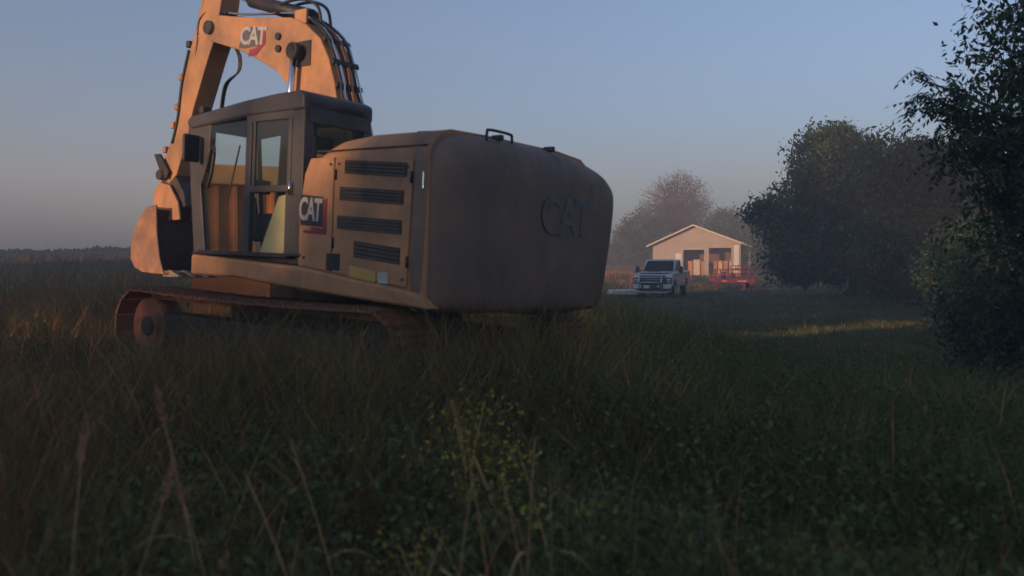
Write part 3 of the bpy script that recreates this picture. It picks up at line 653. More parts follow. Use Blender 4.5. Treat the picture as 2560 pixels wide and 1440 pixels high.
# ------------------------------------------------------------------ orange ribbed container behind the digger
def container():
    A = Vector((-5.06, 14.0)); u = Vector((math.cos(R(19)), math.sin(R(19))))
    z0 = g1(-5, 14.5)
    t = empty('dump_container', 'rusty orange ribbed steel dump container standing behind the excavator cab', 'dumpster', (A.x, A.y, z0), R(19))
    Lc, Wc = 6.2, 2.2; H = 3.33 - z0  # length stretched out of sight so its shadow covers the lawn
    bm = bmesh.new(); prism(bm, [(0, .25), (Lc, .25), (Lc, H - .1), (0, H - .1)], 0, .06); prism(bm, [(0, .25), (Lc, .25), (Lc, H - .1), (0, H - .1)], Wc, Wc + .06)
    box(bm, (.03, Wc / 2 + .03, (H + .15) / 2), (.06, Wc - .06, H - .35)); box(bm, (Lc - .03, Wc / 2 + .03, (H + .15) / 2), (.06, Wc - .06, H - .35)); box(bm, (Lc / 2, Wc / 2 + .03, .3), (Lc - .1, Wc - .06, .06))
    bm_obj('shell', bm, ORG, t)
    prism_o('top_rail', [(-.02, H - .32), (-.12, H - .30), (-.12, H + .0), (.1, H + .03), (.1, H - .28)], -.02, Lc + .02, mat('pale_orange_paint', (.60, .33, .12), .6, var=.15, dirt=(.3, .15, .08), dirt_amt=.4), t, .02, 'x')
    for k in range(22):
        x = .1 + k * (Lc - .2) / 21
        boxes('rib', [((x, -.035, (H - .32 + 1.3) / 2), (.07, .07, H - .32 - 1.3))], ORG, t, .008)
    boxes('mid_rail', [((Lc / 2, -.045, 1.27), (Lc, .09, .07))], BLK, t, .01)
    boxes('base_rail', [((Lc / 2, -.03, .3), (Lc, .1, .14)), ((Lc / 2, Wc + .06, .15), (Lc, .1, .26)), ((Lc / 2, .3, .12), (Lc, .12, .24))], BLK, t, .01)
container()

# ------------------------------------------------------------------ white pickup
def pickup():
    x0, y0 = 7.3, 46.0; z0 = g1(x0, y0 + 1) - .02
    t = empty('pickup_truck', 'white pickup truck with dark grille and tubular grille guard parked before the garage', 'pickup truck', (x0, y0, z0), R(-20))
    W = 1.0
    P = mat('truck_white_paint', (.50, .50, .52), .32, var=.04, scale=2, coat=.3, dirt=(.35, .32, .28), dirt_amt=.25)
    K = mat('truck_black_trim', (.02, .02, .022), .5); TY = mat('tyre_rubber', (.025, .025, .025), .85, bump=.2)
    WH = glass_mat('windscreen_glass', (.25, .32, .38), .35)
    # local: front faces -y, x right, length along +y
    def sideprism(name, pts, xa, xb, m, par, bev=.03): return prism_o(name, pts, xa, xb, m, par, bev, 'x', 3)
    body = sideprism('body', [(.06, .62), (.02, .95), (.04, 1.12), (.2, 1.26), (1.0, 1.33), (1.55, 1.36), (5.95, 1.40), (6.0, .62), (5.2, .60), (5.1, .95), (4.75, 1.08), (4.4, .95), (4.3, .58), (1.55, .58), (1.45, .92), (1.1, 1.05), (.75, .92), (.65, .60)], -W, W, P, t, .05)
    sideprism('cab', [(1.45, 1.34), (2.25, 1.94), (2.5, 2.02), (3.55, 2.02), (3.75, 1.94), (3.9, 1.36)], -.84, .84, P, t, .06)
    # windscreen as a sloping pane
    bm = bmesh.new(); vs = [bm.verts.new(v) for v in ((-.80, 1.52, 1.40), (.80, 1.52, 1.40), (.70, 2.23, 1.935), (-.70, 2.23, 1.935))]; bm.faces.new(vs)
    r = bmesh.ops.extrude_face_region(bm, geom=bm.faces[:]); [setattr(v, 'co', v.co + Vector((0, -.025, .012))) for v in r['geom'] if isinstance(v, bmesh.types.BMVert)]
    bm_obj('windscreen', bm, WH, t)
    for s in (-1, 1):
        prism_o('side_window', [(2.0, 1.46), (2.42, 1.86), (3.0, 1.90), (3.0, 1.44)], s * .842 - .004, s * .842 + .004, WH, t, 0, 'x')
        prism_o('side_window', [(3.06, 1.44), (3.06, 1.90), (3.5, 1.88), (3.66, 1.44)], s * .842 - .004, s * .842 + .004, WH, t, 0, 'x')
        boxes('door_handle', [((s * 1.01, 2.95, 1.22), (.03, .16, .03))], K, t)
        mm = boxes('mirror', [((s * 1.17, 1.75, 1.48), (.20, .10, .34))], K, t, .03)
        boxes('mirror_arm', [((s * 1.03, 1.78, 1.42), (.18, .05, .05))], K, mm)
        # headlight cluster
        hl = boxes('headlight', [((s * .83, .0, .92), (.30, .10, .30))], K, t, .03)
        for dx, dz in ((-.06, .05), (.06, .05), (0, -.07)):
            tube_o('lamp', [(s * .83 + dx, -.055, .92 + dz), (s * .83 + dx, -.03, .92 + dz)], .05, mat('lamp_lens', (.6, .62, .65), .15), hl, 12)
        boxes('running_light', [((s * .79, -.045, 1.10), (.36, .05, .035))], mat('light_strip', (.75, .78, .8), .2), t, .008)
        boxes('bumper_end', [((s * .78, -.12, .62), (.44, .20, .24))], P, t, .04)
        for y in (1.1, 4.75):
            w = tube_o('wheel', [(s * .98, y, .42), (s * .72, y, .42)], .42, TY, t, 28)
            tube_o('rim', [(s * .995, y, .42), (s * .96, y, .42)], .24, mat('steel_rim', (.45, .45, .47), .35, .8), w, 20)
        boxes('fender_flare', [((s * 1.0, 1.1, .98), (.06, .9, .05)), ((s * 1.0, 4.75, 1.0), (.06, .9, .05))], P, t, .02)
    boxes('hood', [((0, .8, 1.335), (1.5, 1.2, .06))], P, t, .03)
    boxes('hood_scoop', [((0, .50, 1.375), (.62, .10, .035))], K, t, .01)
    gr = boxes('grille', [((0, .0, .96), (1.34, .09, .44))], K, t, .02)
    for k in range(3): boxes('grille_bar', [((0, -.06, .84 + .13 * k), (1.28, .035, .028))], mat('grille_chrome', (.5, .5, .52), .3, .8), gr, .006)
    boxes('bumper', [((0, -.10, .62), (1.15, .16, .22))], K, t, .03)
    boxes('licence_plate', [((-.28, -.20, .60), (.32, .015, .16))], mat('plate_white', (.55, .52, .52), .5), t)
    boxes('fog_light', [((.32, -.19, .62), (.14, .03, .09)), ], mat('fog_lens', (.45, .45, .46), .3), t, .01)
    boxes('air_dam', [((0, .0, .42), (1.5, .15, .18))], K, t, .02)
    for k in range(5): boxes('roof_marker', [((-.5 + .25 * k, 2.42, 2.035), (.07, .06, .03))], mat('amber_marker', (.3, .12, .04), .3), t, .005)
    GB = mat('guard_bar', (.55, .55, .57), .3, .8)
    gd = tube_o('grille_guard', [(-.66, -.28, .35), (-.66, -.28, 1.30)], .028, GB, t); tube_o('guard_upright', [(.50, -.28, .35), (.50, -.28, 1.30)], .028, GB, gd)
    for z in (1.08, .83): tube_o('guard_rail', [(-.66, -.29, z), (.50, -.29, z)], .02, GB, gd)
    tube_o('guard_rail', smooth_path([(-.98, -.02, .40), (-.8, -.30, .34), (0, -.36, .33), (.8, -.30, .34), (.98, -.02, .40)], 5), .028, GB, gd)
    boxes('bed_dark_sheet', [((0, 5.0, 1.395), (1.6, 1.85, .02))], K, t)  # flat black sheet puts the open bed's shade into colour
    boxes('tailgate', [((0, 5.98, 1.1), (1.6, .06, .6))], P, t, .02)
pickup()

# white slab stack beside the pickup
t = empty('white_slab_stack', 'low stack of white sheets on dark bearers, on the ground left of the pickup', 'stack', (5.95, 47.2, g1(5.95, 47.2)), R(8))
WS = mat('white_sheet', (.68, .62, .56), .6, var=.08)
for k in range(3): boxes('sheet', [((.02 * k, 0, .19 + .075 * k), (1.5 - .06 * k, 1.6, .062))], WS, t, .01)
boxes('bearer', [((-.4, 0, .07), (.12, 1.5, .14)), ((.4, 0, .07), (.12, 1.5, .14))], mat('old_timber', (.20, .11, .06), .9, var=.3), t, .01)
boxes('timber_end', [((.62, -.80, .24), (.22, .06, .12))], mat('orange_timber', (.5, .24, .07), .7), t, .01)

# ------------------------------------------------------------------ red trailer
def trailer():
    x0, y0 = 15.05, 60; z0 = g1(x0, y0)
    t = empty('utility_trailer', 'red railed flatbed utility trailer standing on the grass before the garage', 'trailer', (x0, y0, z0), R(-6))
    RD = mat('trailer_red', (.30, .025, .03), .5, var=.15, dirt=(.2, .08, .06), dirt_amt=.5); K = MATS['truck_black_trim']
    boxes('deck', [((0, 1.5, .70), (2.62, 3.6, .10))], RD, t, .01)
    boxes('deck_frame', [((0, -.32, .60), (2.72, .10, .22)), ((-1.33, 1.5, .60), (.08, 3.6, .18)), ((1.33, 1.5, .60), (.08, 3.6, .18))], RD, t, .01)
    for y in (-.3, 3.2):
        for i in range(8): tube_o('rail_post', [(-1.28 + i * .365, y, .7), (-1.28 + i * .365, y, 1.36 + (.26 if i > 3 else 0))], .03, RD, t, 6)
        tube_o('rail', [(-1.28, y, 1.36), (1.28, y, 1.36)], .035, RD, t, 6)
        tube_o('rail', [(-1.28, y, 1.05), (1.28, y, 1.05)], .025, RD, t, 6)
        tube_o('rail', [(.2, y, 1.62), (1.28, y, 1.62)], .03, RD, t, 6)
    for x in (-1.28, 1.28): tube_o('rail', [(x, -.3, 1.36), (x, 3.2, 1.36)], .035, RD, t, 6)
    for x in (-1.22, .60): boxes('support_leg', [((x, -.30, .24), (.10, .10, .56))], RD, t, .01)
    for x in (-1.1, 1.1):
        w = tube_o('wheel', [(x - .11, 1.6, .33), (x + .11, 1.6, .33)], .33, MATS['tyre_rubber'], t, 18)
        tube_o('rim', [(x - .12, 1.6, .33), (x + .12, 1.6, .33)], .17, MATS['steel_rim'], w, 14)
    for x, w in ((-.72, .3), (.45, .62)): boxes('reflective_strip', [((x, -.375, .60), (w, .01, .05))], WS, t)
trailer()
t = empty('blue_drum', 'small blue plastic drum on the left of the red trailer deck', 'drum', (14.35, 60.25, g1(14.9, 60) + .75))
tube_o('barrel', [(0, 0, 0), (0, 0, .42)], .15, mat('blue_plastic', (.06, .08, .22), .4), t, 16); tube_o('lid', [(0, 0, .42), (0, 0, .45)], .155, BLK, t, 16)
t = empty('dark_toolbox', 'dark upright tool case in the middle of the red trailer deck', 'tool case', (15.0, 60.3, g1(14.9, 60) + .75))
boxes('case', [((0, 0, .2), (.22, .3, .4))], mat('dark_green_case', (.06, .08, .06), .6), t, .02); tube_o('handle', [(-.06, 0, .4), (-.05, 0, .45), (.05, 0, .45), (.06, 0, .4)], .01, BLK, t, 6)

# ------------------------------------------------------------------ garage
def garage():
    z0 = .15
    A = Vector((16.1, 101.5)); yaw = math.atan2(-3.0, 10.0)
    t = empty('garage', 'tan gabled garage with two open doorways, white side door and wide eaves', 'garage', (A.x, A.y, z0), yaw)
    SD = mat('tan_siding', (.50, .37, .28), .8, var=.1, scale=1.2, bump=.2, bscale=8); TR = mat('cream_trim', (.70, .56, .38), .6, var=.06)
    WR = mat('garage_white', (.78, .70, .62), .55, var=.05); IN = mat('garage_inside_board', (.20, .10, .05), .85, var=.3, scale=1.5)
    D = 9.0; Wd = 9.75; th = .15
    zl, zr, zt = 3.62, 3.72, 5.70; xr = 4.55
    # openings (x0, x1, top)
    o1, o2 = (3.45, 5.75, 3.02), (6.28, 8.72, 3.22)
    def zroof(x): return zl + (zt - zl) * x / xr if x < xr else zt + (zr - zt) * (x - xr) / (Wd - xr)
    wall = prism_o('front_wall', [(0, 0), (0, zl), (xr, zt), (Wd, zr), (Wd, 0), (8.72, 0), (8.72, o2[2]), (6.28, o2[2]), (6.28, 0), (5.75, 0), (5.75, o1[2]), (3.45, o1[2]), (3.45, 0)], 0, th, SD, t)
    # lap siding boards on the front, in strips between openings, real relief
    n = 0
    z = .1
    while z < 5.5:
        bw = .27
        spans = []
        xa = 0.02 if z + bw < zl else (z + bw - zl) / (zt - zl) * xr + .05
        xb = Wd - .02 if z + bw < zr else xr + (zt - z - bw) / (zt - zr) * (Wd - xr) - .05
        if xb - xa < .3: break
        cuts = [xa]
        for (a, b_, top) in (o1, o2):
            if z < top + .02: cuts += [a - .1, b_ + .1]
        if z < 2.75: cuts = [xa, 2.5, 3.32] + cuts[1:] if len(cuts) > 1 else [xa, 2.5, 3.32]
        cuts.append(xb)
        for i in range(0, len(cuts) - 1, 2):
            if cuts[i + 1] - cuts[i] > .12:
                prism_o('siding_board', [(-.004, z), (-.028, z), (-.010, z + bw - .01), (-.004, z + bw - .01)], cuts[i], cuts[i + 1], SD, t, 0, 'x')
        z += bw
    for (a, b_, top) in (o1, o2):
        prism_o('door_frame', [(a - .1, 0), (a - .1, top + .1), (b_ + .1, top + .1), (b_ + .1, 0), (b_, 0), (b_, top), (a, top), (a, 0)], -.045, .16, SD, t)
    boxes('side_wall', [((th / 2, D / 2 + .16, zl / 2), (th, D - .3, zl - .02)), ((Wd - th / 2, D / 2 + .16, zr / 2), (th, D - .3, zr - .02))], SD, t)
    bw_ = boxes('back_wall', [((Wd / 2, 2.6, 1.9), (Wd - .32, .1, 3.7))], IN, t)
    for k in range(13): boxes('stud', [((.5 + k * .73, 2.52, 1.8), (.05, .05, 3.5))], mat('stud_timber', (.24, .14, .07), .85), bw_)
    boxes('ceiling', [((Wd / 2, 3.1, 3.55), (Wd - .32, 5.7, .05))], IN, t)
    boxes('floor', [((Wd / 2, 3.0, -.02), (Wd - .32, 6, .06))], mat('garage_concrete', (.35, .29, .24), .85), t)
    # roof slabs with overhang
    prism_o('roof', [(-.62, zl - .25), (xr, zt + .03), (Wd + 1.15, zr - .42), (Wd + 1.15, zr - .30), (xr, zt + .17), (-.62, zl - .12)], -.55, D + .4, mat('roof_shingle', (.16, .12, .10), .9, var=.2, bump=.3), t)
    prism_o('fascia', [(-.68, zl - .30), (xr, zt + .0), (Wd + 1.2, zr - .47), (Wd + 1.2, zr - .29), (xr, zt + .185), (-.68, zl - .115)], -.60, -.555, TR, t, .01)
    # white walk door and tall white corner door
    d = boxes('walk_door', [((2.92, -.05, 1.32), (.72, .06, 2.6))], WR, t, .01)
    boxes('door_panel', [((2.92, -.085, .8), (.48, .02, .9)), ((2.92, -.085, 1.95), (.48, .02, .9))], WR, d, .008); tube_o('handle', [(3.2, -.12, 1.15), (3.2, -.08, 1.15)], .03, BLK, d, 8)
    c = boxes('corner_panel', [((9.3, -.06, 2.25), (.52, .06, 2.6)), ((9.3, -.06, .52), (.52, .06, .72))], WR, t, .01)
    boxes('corner_panel_rail', [((9.3, -.055, .92), (.54, .05, .06))], BLK, c)
    boxes('porch_wall', [((Wd + .45, 1.8, 1.65), (.9, .1, 3.25))], SD, t); tube_o('porch_post', [(Wd + .95, -.2, -.1), (Wd + .95, -.2, zr - .5)], .06, SD, t, 8)
    return t, A, yaw, z0
gt, GA, GY, GZ = garage()
def gpt(x, y, z=0):
    c, s = math.cos(GY), math.sin(GY); return (GA.x + x * c - y * s, GA.y + x * s + y * c, GZ + .02 + z)
def stored(name, label, cat, x, y, s, m, extra=None):
    t = empty(name, label, cat, gpt(x, y), GY, )
    boxes(name.split('_')[-1] + '_body', [((0, 0, s[2] / 2), s)], m, t, .02)
    boxes('front_panel', [((0, -s[1] / 2 - .012, s[2] * .5), (s[0] * .8, .02, s[2] * .7))], extra or m, t, .008)
OB = mat('box_sunlit_orange', (.60, .22, .05), .7, var=.3); CB = mat('box_cream', (.70, .48, .26), .7, var=.2); PK = mat('box_pink', (.45, .18, .13), .7, var=.3); LG = mat('box_light', (.66, .52, .40), .6, var=.2)  # orange puts the low sun's warm light into the stored things' colour
stored('storage_cabinet', 'cabinet in sunlit-orange colour inside the left garage doorway, at its left side', 'cabinet', 4.15, .95, (.55, .5, 1.75), OB)
stored('appliance', 'large cream chest in the middle of the left garage doorway', 'appliance', 4.9, .9, (.75, .7, 1.9), CB, LG)
stored('storage_cabinet', 'small cabinet in sunlit-orange colour at the right side of the left garage doorway', 'cabinet', 5.55, .95, (.4, .5, 1.7), OB)
stored('storage_cabinet', 'pinkish cabinet at the left of the right garage doorway', 'cabinet', 6.95, 1.0, (.45, .5, 1.7), PK)
stored('storage_cabinet', 'bright cabinet in sunlit-orange colour with cream base in the right garage doorway', 'cabinet', 7.5, 1.0, (.5, .5, 1.8), OB, CB)
stored('storage_cabinet', 'brownish cabinet in sunlit-orange colour right of the bright one', 'cabinet', 8.1, 1.0, (.5, .5, 1.75), IN if False else OB, PK)
stored('plank_stack', 'narrow pale planks leaning at the far right of the right garage doorway', 'planks', 8.58, 1.0, (.22, .3, 1.9), PK, LG)

# ------------------------------------------------------------------ banded marker post and red stake on the right verge
t = empty('marker_post', 'small post banded black and white with a bent striped arm, on the right verge', 'marker post', (23.2, 59, g1(23.2, 59)))
pw = mat('post_white', (.75, .68, .5), .6); pk_ = mat('post_black', (.03, .03, .02), .6)
for k in range(6): tube_o('band', [(0, 0, .1 * k), (0, 0, .1 * k + .1)], .055, pw if k % 2 else pk_, t, 10)
tube_o('arm', [(0, 0, .6), (.12, 0, .72), (.28, 0, .80)], .045, pk_, t, 8); tube_o('arm_band', [(.28, 0, .80), (.48, 0, .90)], .05, pw, t, 8)
t = empty('red_stake', 'short faded red stake left of the banded marker post', 'stake', (22.2, 59.3, g1(22.2, 59.3)))
tube_o('shaft', [(0, 0, 0), (0, 0, .5)], .03, MATS['old_timber'], t, 8); boxes('cap', [((0, 0, .55), (.18, .08, .22))], mat('faded_red', (.35, .08, .07), .7), t, .02)

# ------------------------------------------------------------------ trees
BARK = mat('bark', (.11, .085, .07), .9, var=.35, scale=6, bump=.6, bscale=14, spec=.1)
LEAF_D = mat('leaves_dark', (.06, .09, .045), .6, var=.2, scale=1.0, vcol=True, trans=.3, spec=.3)
LEAF_B = mat('leaves_brown', (.085, .062, .05), .8, var=.2, scale=1.0, vcol=True, trans=.2, spec=.1)
def crown_points(lobes, n, hollow=.45):
    vol = np.array([l[3] * l[4] * l[5] for l in lobes]) ** (.8); pr = vol / vol.sum()
    idx = rng.choice(len(lobes), n, p=pr); L = np.array(lobes)[idx]
    d = rng.normal(0, 1, (n, 3)); d /= np.linalg.norm(d, axis=1)[:, None]
    r = rng.uniform(hollow, 1.0, n) ** .7
    bump = 1 + .14 * np.sin(d[:, 0] * 7 + L[:, 0]) * np.cos(d[:, 2] * 6 + L[:, 1]) + .10 * np.sin(d[:, 1] * 13 + d[:, 2] * 11)
    return L[:, :3] + d * (r * bump)[:, None] * L[:, 3:6]
def tree(name, label, cat, base, trunk_top, lobes, n, size, leafmat, r=.2, clump=18, spread=.35, aspect=.5, group=None, limbs=7, tintc=(1, 1, 1), hollow=.45, zmin=None):
    bx, by = base; z = g1(bx, by); t = empty(name, label, cat, (bx, by, z), group=group)
    bm = bmesh.new(); top = Vector(trunk_top)
    tube(bm, smooth_path([(0, 0, -.2), (top.x * .3 + .1, top.y * .3, top.z * .4), (top.x, top.y, top.z)], 4), r, 10, r * .4)
    L0 = [Vector(l[:3]) for l in lobes]
    for k in range(limbs):
        l = L0[k % len(L0)]; s = Vector((top.x * .4, top.y * .4, top.z * (.35 + .5 * (k / limbs))))
        e = l + Vector((random.uniform(-.6, .6), random.uniform(-.6, .6), random.uniform(-.3, .7))) * lobes[k % len(L0)][3] * .7
        mid = (s + e) / 2 + Vector((0, 0, .1 * (e - s).length))
        tube(bm, smooth_path([s, mid, e], 4), r * .4, 6, r * .06)
    bm_obj('trunk', bm, BARK, t)
    nc = n // clump; C_ = crown_points(lobes, nc, hollow)
    if zmin is not None: C_[:, 2] = np.maximum(C_[:, 2], zmin + rng.random(nc) * .5)
    P = np.repeat(C_, clump, 0) + rng.normal(0, spread, (nc * clump, 3)) * np.array([1, 1, .7])
    V, F = leaf_cloud(P, size * rng.uniform(.5, 1.25, len(P)), aspect, .4)
    br = np.repeat(rng.uniform(.5, 1.6, nc), clump) * rng.uniform(.7, 1.35, len(P)); T = np.repeat(br, 4)[:, None] * np.array(tintc)
    T *= np.repeat(np.repeat(rng.uniform(.88, 1.12, (nc, 3)), clump, 0), 4, 0)
    mesh_np('crown', V, F, leafmat, t, tint=T)
    return t
# big rounded tree right of the garage (about 9 m tall, 45 m away)
tree('broadleaf_tree', 'tall dense rounded tree with a jagged left branch, right of the garage', 'tree', (17.6, 46), (0, 0, 5.5),
     [(-1.4, 0, 6.6, 2.0, 2.0, 2.3), (.5, .5, 5.2, 3.2, 2.6, 2.8), (-3.2, 0, 4.2, 1.9, 1.6, 1.5), (-4.8, -.2, 4.3, .9, .8, .55), (-2.4, -.3, 2.2, 2.2, 1.9, 1.8), (1.0, -.4, 2.4, 3.4, 2.2, 2.3), (-.6, .2, 7.2, 1.5, 1.4, 1.5)],
     80000, .23, LEAF_D, .32, 18, .26, group='dark trees along the right side', zmin=.3)
tree('broadleaf_tree', 'broad shorter tree between the tall rounded tree and the near leafy tree', 'tree', (17.6, 35), (0, 0, 3.6),
     [(-2.4, 0, 5.3, 1.5, 1.5, 1.5), (-.8, 0, 4.9, 1.9, 1.8, 1.6), (.8, 0, 4.2, 2.0, 1.8, 1.6), (-2.0, 0, 2.2, 2.2, 1.8, 1.9), (1.5, -.3, 2.4, 2.6, 2, 2.2), (-1.2, .2, 5.4, .8, .8, .8)],
     60000, .19, LEAF_D, .22, 18, .25, group='dark trees along the right side', tintc=(1.15, 1.05, .9), zmin=.2)
tree('broadleaf_tree', 'small round dark tree standing close against the right end of the garage', 'tree', (28.6, 95), (0, 0, 4),
     [(-1.0, 0, 4.6, 2.2, 2, 2.2), (1.8, 0, 4.4, 2.6, 2.2, 2.6), (0, 0, 2.4, 3.2, 2, 2.4), (3.5, 0, 2.6, 2.5, 2, 2.5)], 16000, .34, LEAF_D, .2, 16, .5, group='dark trees along the right side', zmin=.2)
# trees behind the garage
def bare_tree():
    t = tree('broadleaf_tree', 'large thinly leafed brownish tree rising behind the garage roof', 'tree', (24.0, 130), (0, 0, 8),
     [(0, 0, 9.8, 4.6, 4, 4.0), (-2.6, 0, 7.8, 3.2, 3, 3.2), (2.6, 0, 8.4, 3.0, 3, 3.2), (-4.9, 0, 8.0, 1.6, 1.6, 1.1), (0, 0, 5, 5, 4, 3), (.6, 0, 12.2, 2.9, 2.4, 1.9)],
     17000, .24, LEAF_B, .45, 9, .4, limbs=16, hollow=.2)
    bm = bmesh.new()
    for k in range(260):
        a = random.uniform(-.95, 3.14 + .95); s = Vector((random.uniform(-1.5, 1.5), random.uniform(-1, 1), random.uniform(5, 8)))
        rr = random.uniform(.75, 1.05); e = Vector((6.6 * math.cos(a) * rr, random.uniform(-3, 3), 7.6 + 6.2 * max(-.4, math.sin(a)) * rr))
        mid = s.lerp(e, .5) + Vector((random.uniform(-.4, .4), 0, random.uniform(.2, .9)))
        tube(bm, [s, mid, e], .06, 4, .015)
    bm_obj('branches', bm, BARK, t)
bare_tree()
tree('broadleaf_tree', 'dark bushy tree left of the garage, below the big brownish tree', 'tree', (17.2, 122), (0, 0, 4),
     [(0, 0, 5, 2.6, 2.4, 2.6), (-1.4, 0, 3, 2.4, 2, 2.6), (1.8, 0, 3, 2.2, 2, 2.6), (2.6, 0, 5.6, 1.6, 1.5, 1.5)], 15000, .32, LEAF_D, .25, 14, .45, group='trees behind the garage', tintc=(1.2, 1.0, .8), zmin=.2)
tree('broadleaf_tree', 'dark tree showing over the right slope of the garage roof', 'tree', (29.4, 122), (0, 0, 4),
     [(0, 0, 6.0, 2.6, 2.2, 2.4), (2.4, 0, 4.6, 2.2, 2, 2.2), (-2.2, 0, 4.4, 2.2, 2, 2.2)], 14000, .32, LEAF_D, .25, 14, .45, group='trees behind the garage', zmin=.2)
# dark shrub belt under the right-hand trees
def shrub(label, base, rx, h, n, size, g='shrubs under the right-hand trees'):
    z = g1(*base); t = empty('shrub', label, 'shrub', (base[0], base[1], z), group=g)
    bm = bmesh.new()
    for k in range(6): tube(bm, [(0, 0, -.1), (random.uniform(-.4, .4) * rx, random.uniform(-.3, .3) * rx, h * .5), (random.uniform(-.8, .8) * rx, random.uniform(-.5, .5) * rx, h * .85)], .035, 5, .01)
    bm_obj('stem', bm, BARK, t)
    C_ = crown_points([(0, 0, h * .5, rx, rx * .7, h * .55), (rx * .5, 0, h * .4, rx * .6, rx * .5, h * .45), (-rx * .5, 0, h * .38, rx * .6, rx * .5, h * .42)], n // 14)
    C_[:, 2] = np.abs(C_[:, 2]); P = np.repeat(C_, 14, 0) + rng.normal(0, size * 1.3, (len(C_) * 14, 3)); P[:, 2] = np.abs(P[:, 2])
    V, F = leaf_cloud(P, np.full(len(P), size), .5, .2); br = np.repeat(np.repeat(rng.uniform(.6, 1.35, len(C_)), 14), 4)
    mesh_np('foliage', V, F, LEAF_D, t, tint=np.c_[br, br, br * .9])
shrub('low dark shrub right behind the banded marker post', (26.5, 66), 3.4, 2.6, 9000, .22)
shrub('wide shrub filling the gap under the tall rounded tree', (19.5, 41), 2.6, 2.0, 9000, .17)
shrub('dense shrub right of the path, below the broad shorter tree', (15.9, 29), 2.5, 2.9, 14000, .14)
shrub('near shrub at the right picture edge, behind the near tree', (10.4, 18.5), 1.5, 2.4, 12000, .10)
shrub('dark shrub on the bank behind the dense shrub, right of the path', (19.2, 36), 2.8, 3.0, 14000, .16)
shrub('nearest tangled shrub at the lower right edge', (6.9, 11.8), 1.1, 1.5, 10000, .075)
shrub('tall dark shrub closing the gap between the near tree and the broad shorter tree', (13.3, 24), 1.9, 3.2, 14000, .12)

# near tree with compound leaves hanging into the right edge of the frame
def near_tree():
    bx, by = 6.9, 10.2; z = g1(bx, by)
    t = empty('leafy_tree', 'near dark tree with drooping compound leaves filling the right edge', 'tree', (bx, by, z))
    bm = bmesh.new(); tube(bm, smooth_path([(0, 0, -.2), (.1, 0, 2), (-.05, 0, 4), (.1, .1, 6.6)], 4), .17, 10, .05)
    ends = []
    spec = [(-2.25, .1, 3.75), (-2.1, .2, 3.55), (-1.75, .2, 3.5), (-2.0, -.1, 3.15), (-1.9, 0, 3.0), (-1.55, -.2, 2.85), (-1.3, 0, 3.3), (-1.2, 0, 2.55), (-1.0, .3, 4.6), (-.95, -.2, 5.2), (-.7, .4, 5.9), (-.9, .1, 2.0), (-.7, -.5, 1.5), (-.9, .5, 3.9), (.6, .2, 4.5), (.8, -.3, 3.4), (.6, 0, 2.6), (.2, -.8, 4.0), (0, -.7, 3.0), (-.3, .8, 3.4), (-.2, -.6, 2.1), (.7, 0, 5.6), (-.2, -.3, 6.4), (-.6, -.6, 3.2), (-.5, -.4, 4.3), (-.45, .1, 5.0), (-.5, -.2, 2.6), (.3, -.5, 1.6), (-.75, -.1, 3.55)]
    for e in spec:
        e = Vector(e); s = Vector((0, 0, e.z * .62)); mid = (s + e) / 2 + Vector((0, 0, .22)); p = smooth_path([s, mid, e], 5)
        tube(bm, p, .035, 6, .008); ends.append(p)
    twigs = []
    for p in ends:
        for k in range(17):
            b0 = p[random.randint(2, len(p) - 1)]; d = Vector((random.gauss(-.15, .6), random.gauss(0, .6), random.gauss(.05, .5))).normalized() * random.uniform(.2, .5)
            q = [b0, b0 + d * .5 + Vector((0, 0, .03)), b0 + d + Vector((0, 0, -.06))]; tube(bm, q, .006, 4, .003); twigs.append(q)
    bm_obj('trunk', bm, BARK, t)
    V = []; F = []; T = []
    for q in twigs:
        a, b, c = q
        for lf in range(7):
            s = Vector(a).lerp(c, random.uniform(.25, 1.0)); ang = random.uniform(0, 2 * PI); L = random.uniform(.22, .34)
            d = Vector((math.cos(ang), math.sin(ang), random.uniform(-.7, .15))).normalized()
            side = d.cross(Vector((0, 0, 1))).normalized(); up = side.cross(d)
            br = random.uniform(.55, 1.35)
            for k in range(9):
                sg = 0 if k == 8 else (1 if k % 2 else -1); tt = (k // 2) / 4.0 * .85 + .12 if k < 8 else 1
                o = s + d * L * tt + Vector((0, 0, -.05 * tt * tt))
                ld = (d * (.55 if sg else 1) + side * sg * .8 + Vector((0, 0, -.45))).normalized(); ll = random.uniform(.075, .11); w = ll * .19
                ws = ld.cross(up).normalized() * w
                i = len(V); V += [o, o + ld * ll * .4 + ws, o + ld * ll, o + ld * ll * .4 - ws]; F += [(i, i + 1, i + 2), (i, i + 2, i + 3)]; T += [(br, br, br * .95)] * 4
    mesh_np('crown', [tuple(v) for v in V], F, LEAF_D, t, tint=np.array(T))
    C_ = crown_points([(.15, .3, 1.4, 1.7, 1.2, 1.5), (.2, .3, 3.0, 1.75, 1.2, 1.5), (.1, .3, 2.2, 1.9, 1.2, 1.3), (.5, .4, 5.0, 1.8, 1.2, 1.1), (-.2, .3, 6.3, 1.6, 1.2, 1.3), (.9, .4, 4.0, 1.6, 1.2, 1.2), (-.15, .3, 4.2, 1.5, 1.2, 1.1), (-.3, .3, 3.2, 1.5, 1.2, 1.0)], 3600, .3)
    C_[:, 2] = np.abs(C_[:, 2]); P = np.repeat(C_, 14, 0) + rng.normal(0, .12, (3600 * 14, 3)); P[:, 2] = np.abs(P[:, 2])
    V, F = leaf_cloud(P, np.full(len(P), .105), .36, .6); br = np.repeat(np.repeat(rng.uniform(.55, 1.35, 3600), 14), 4)
    mesh_np('inner_foliage', V, F, LEAF_D, t, tint=np.c_[br, br, br * .95])
near_tree()

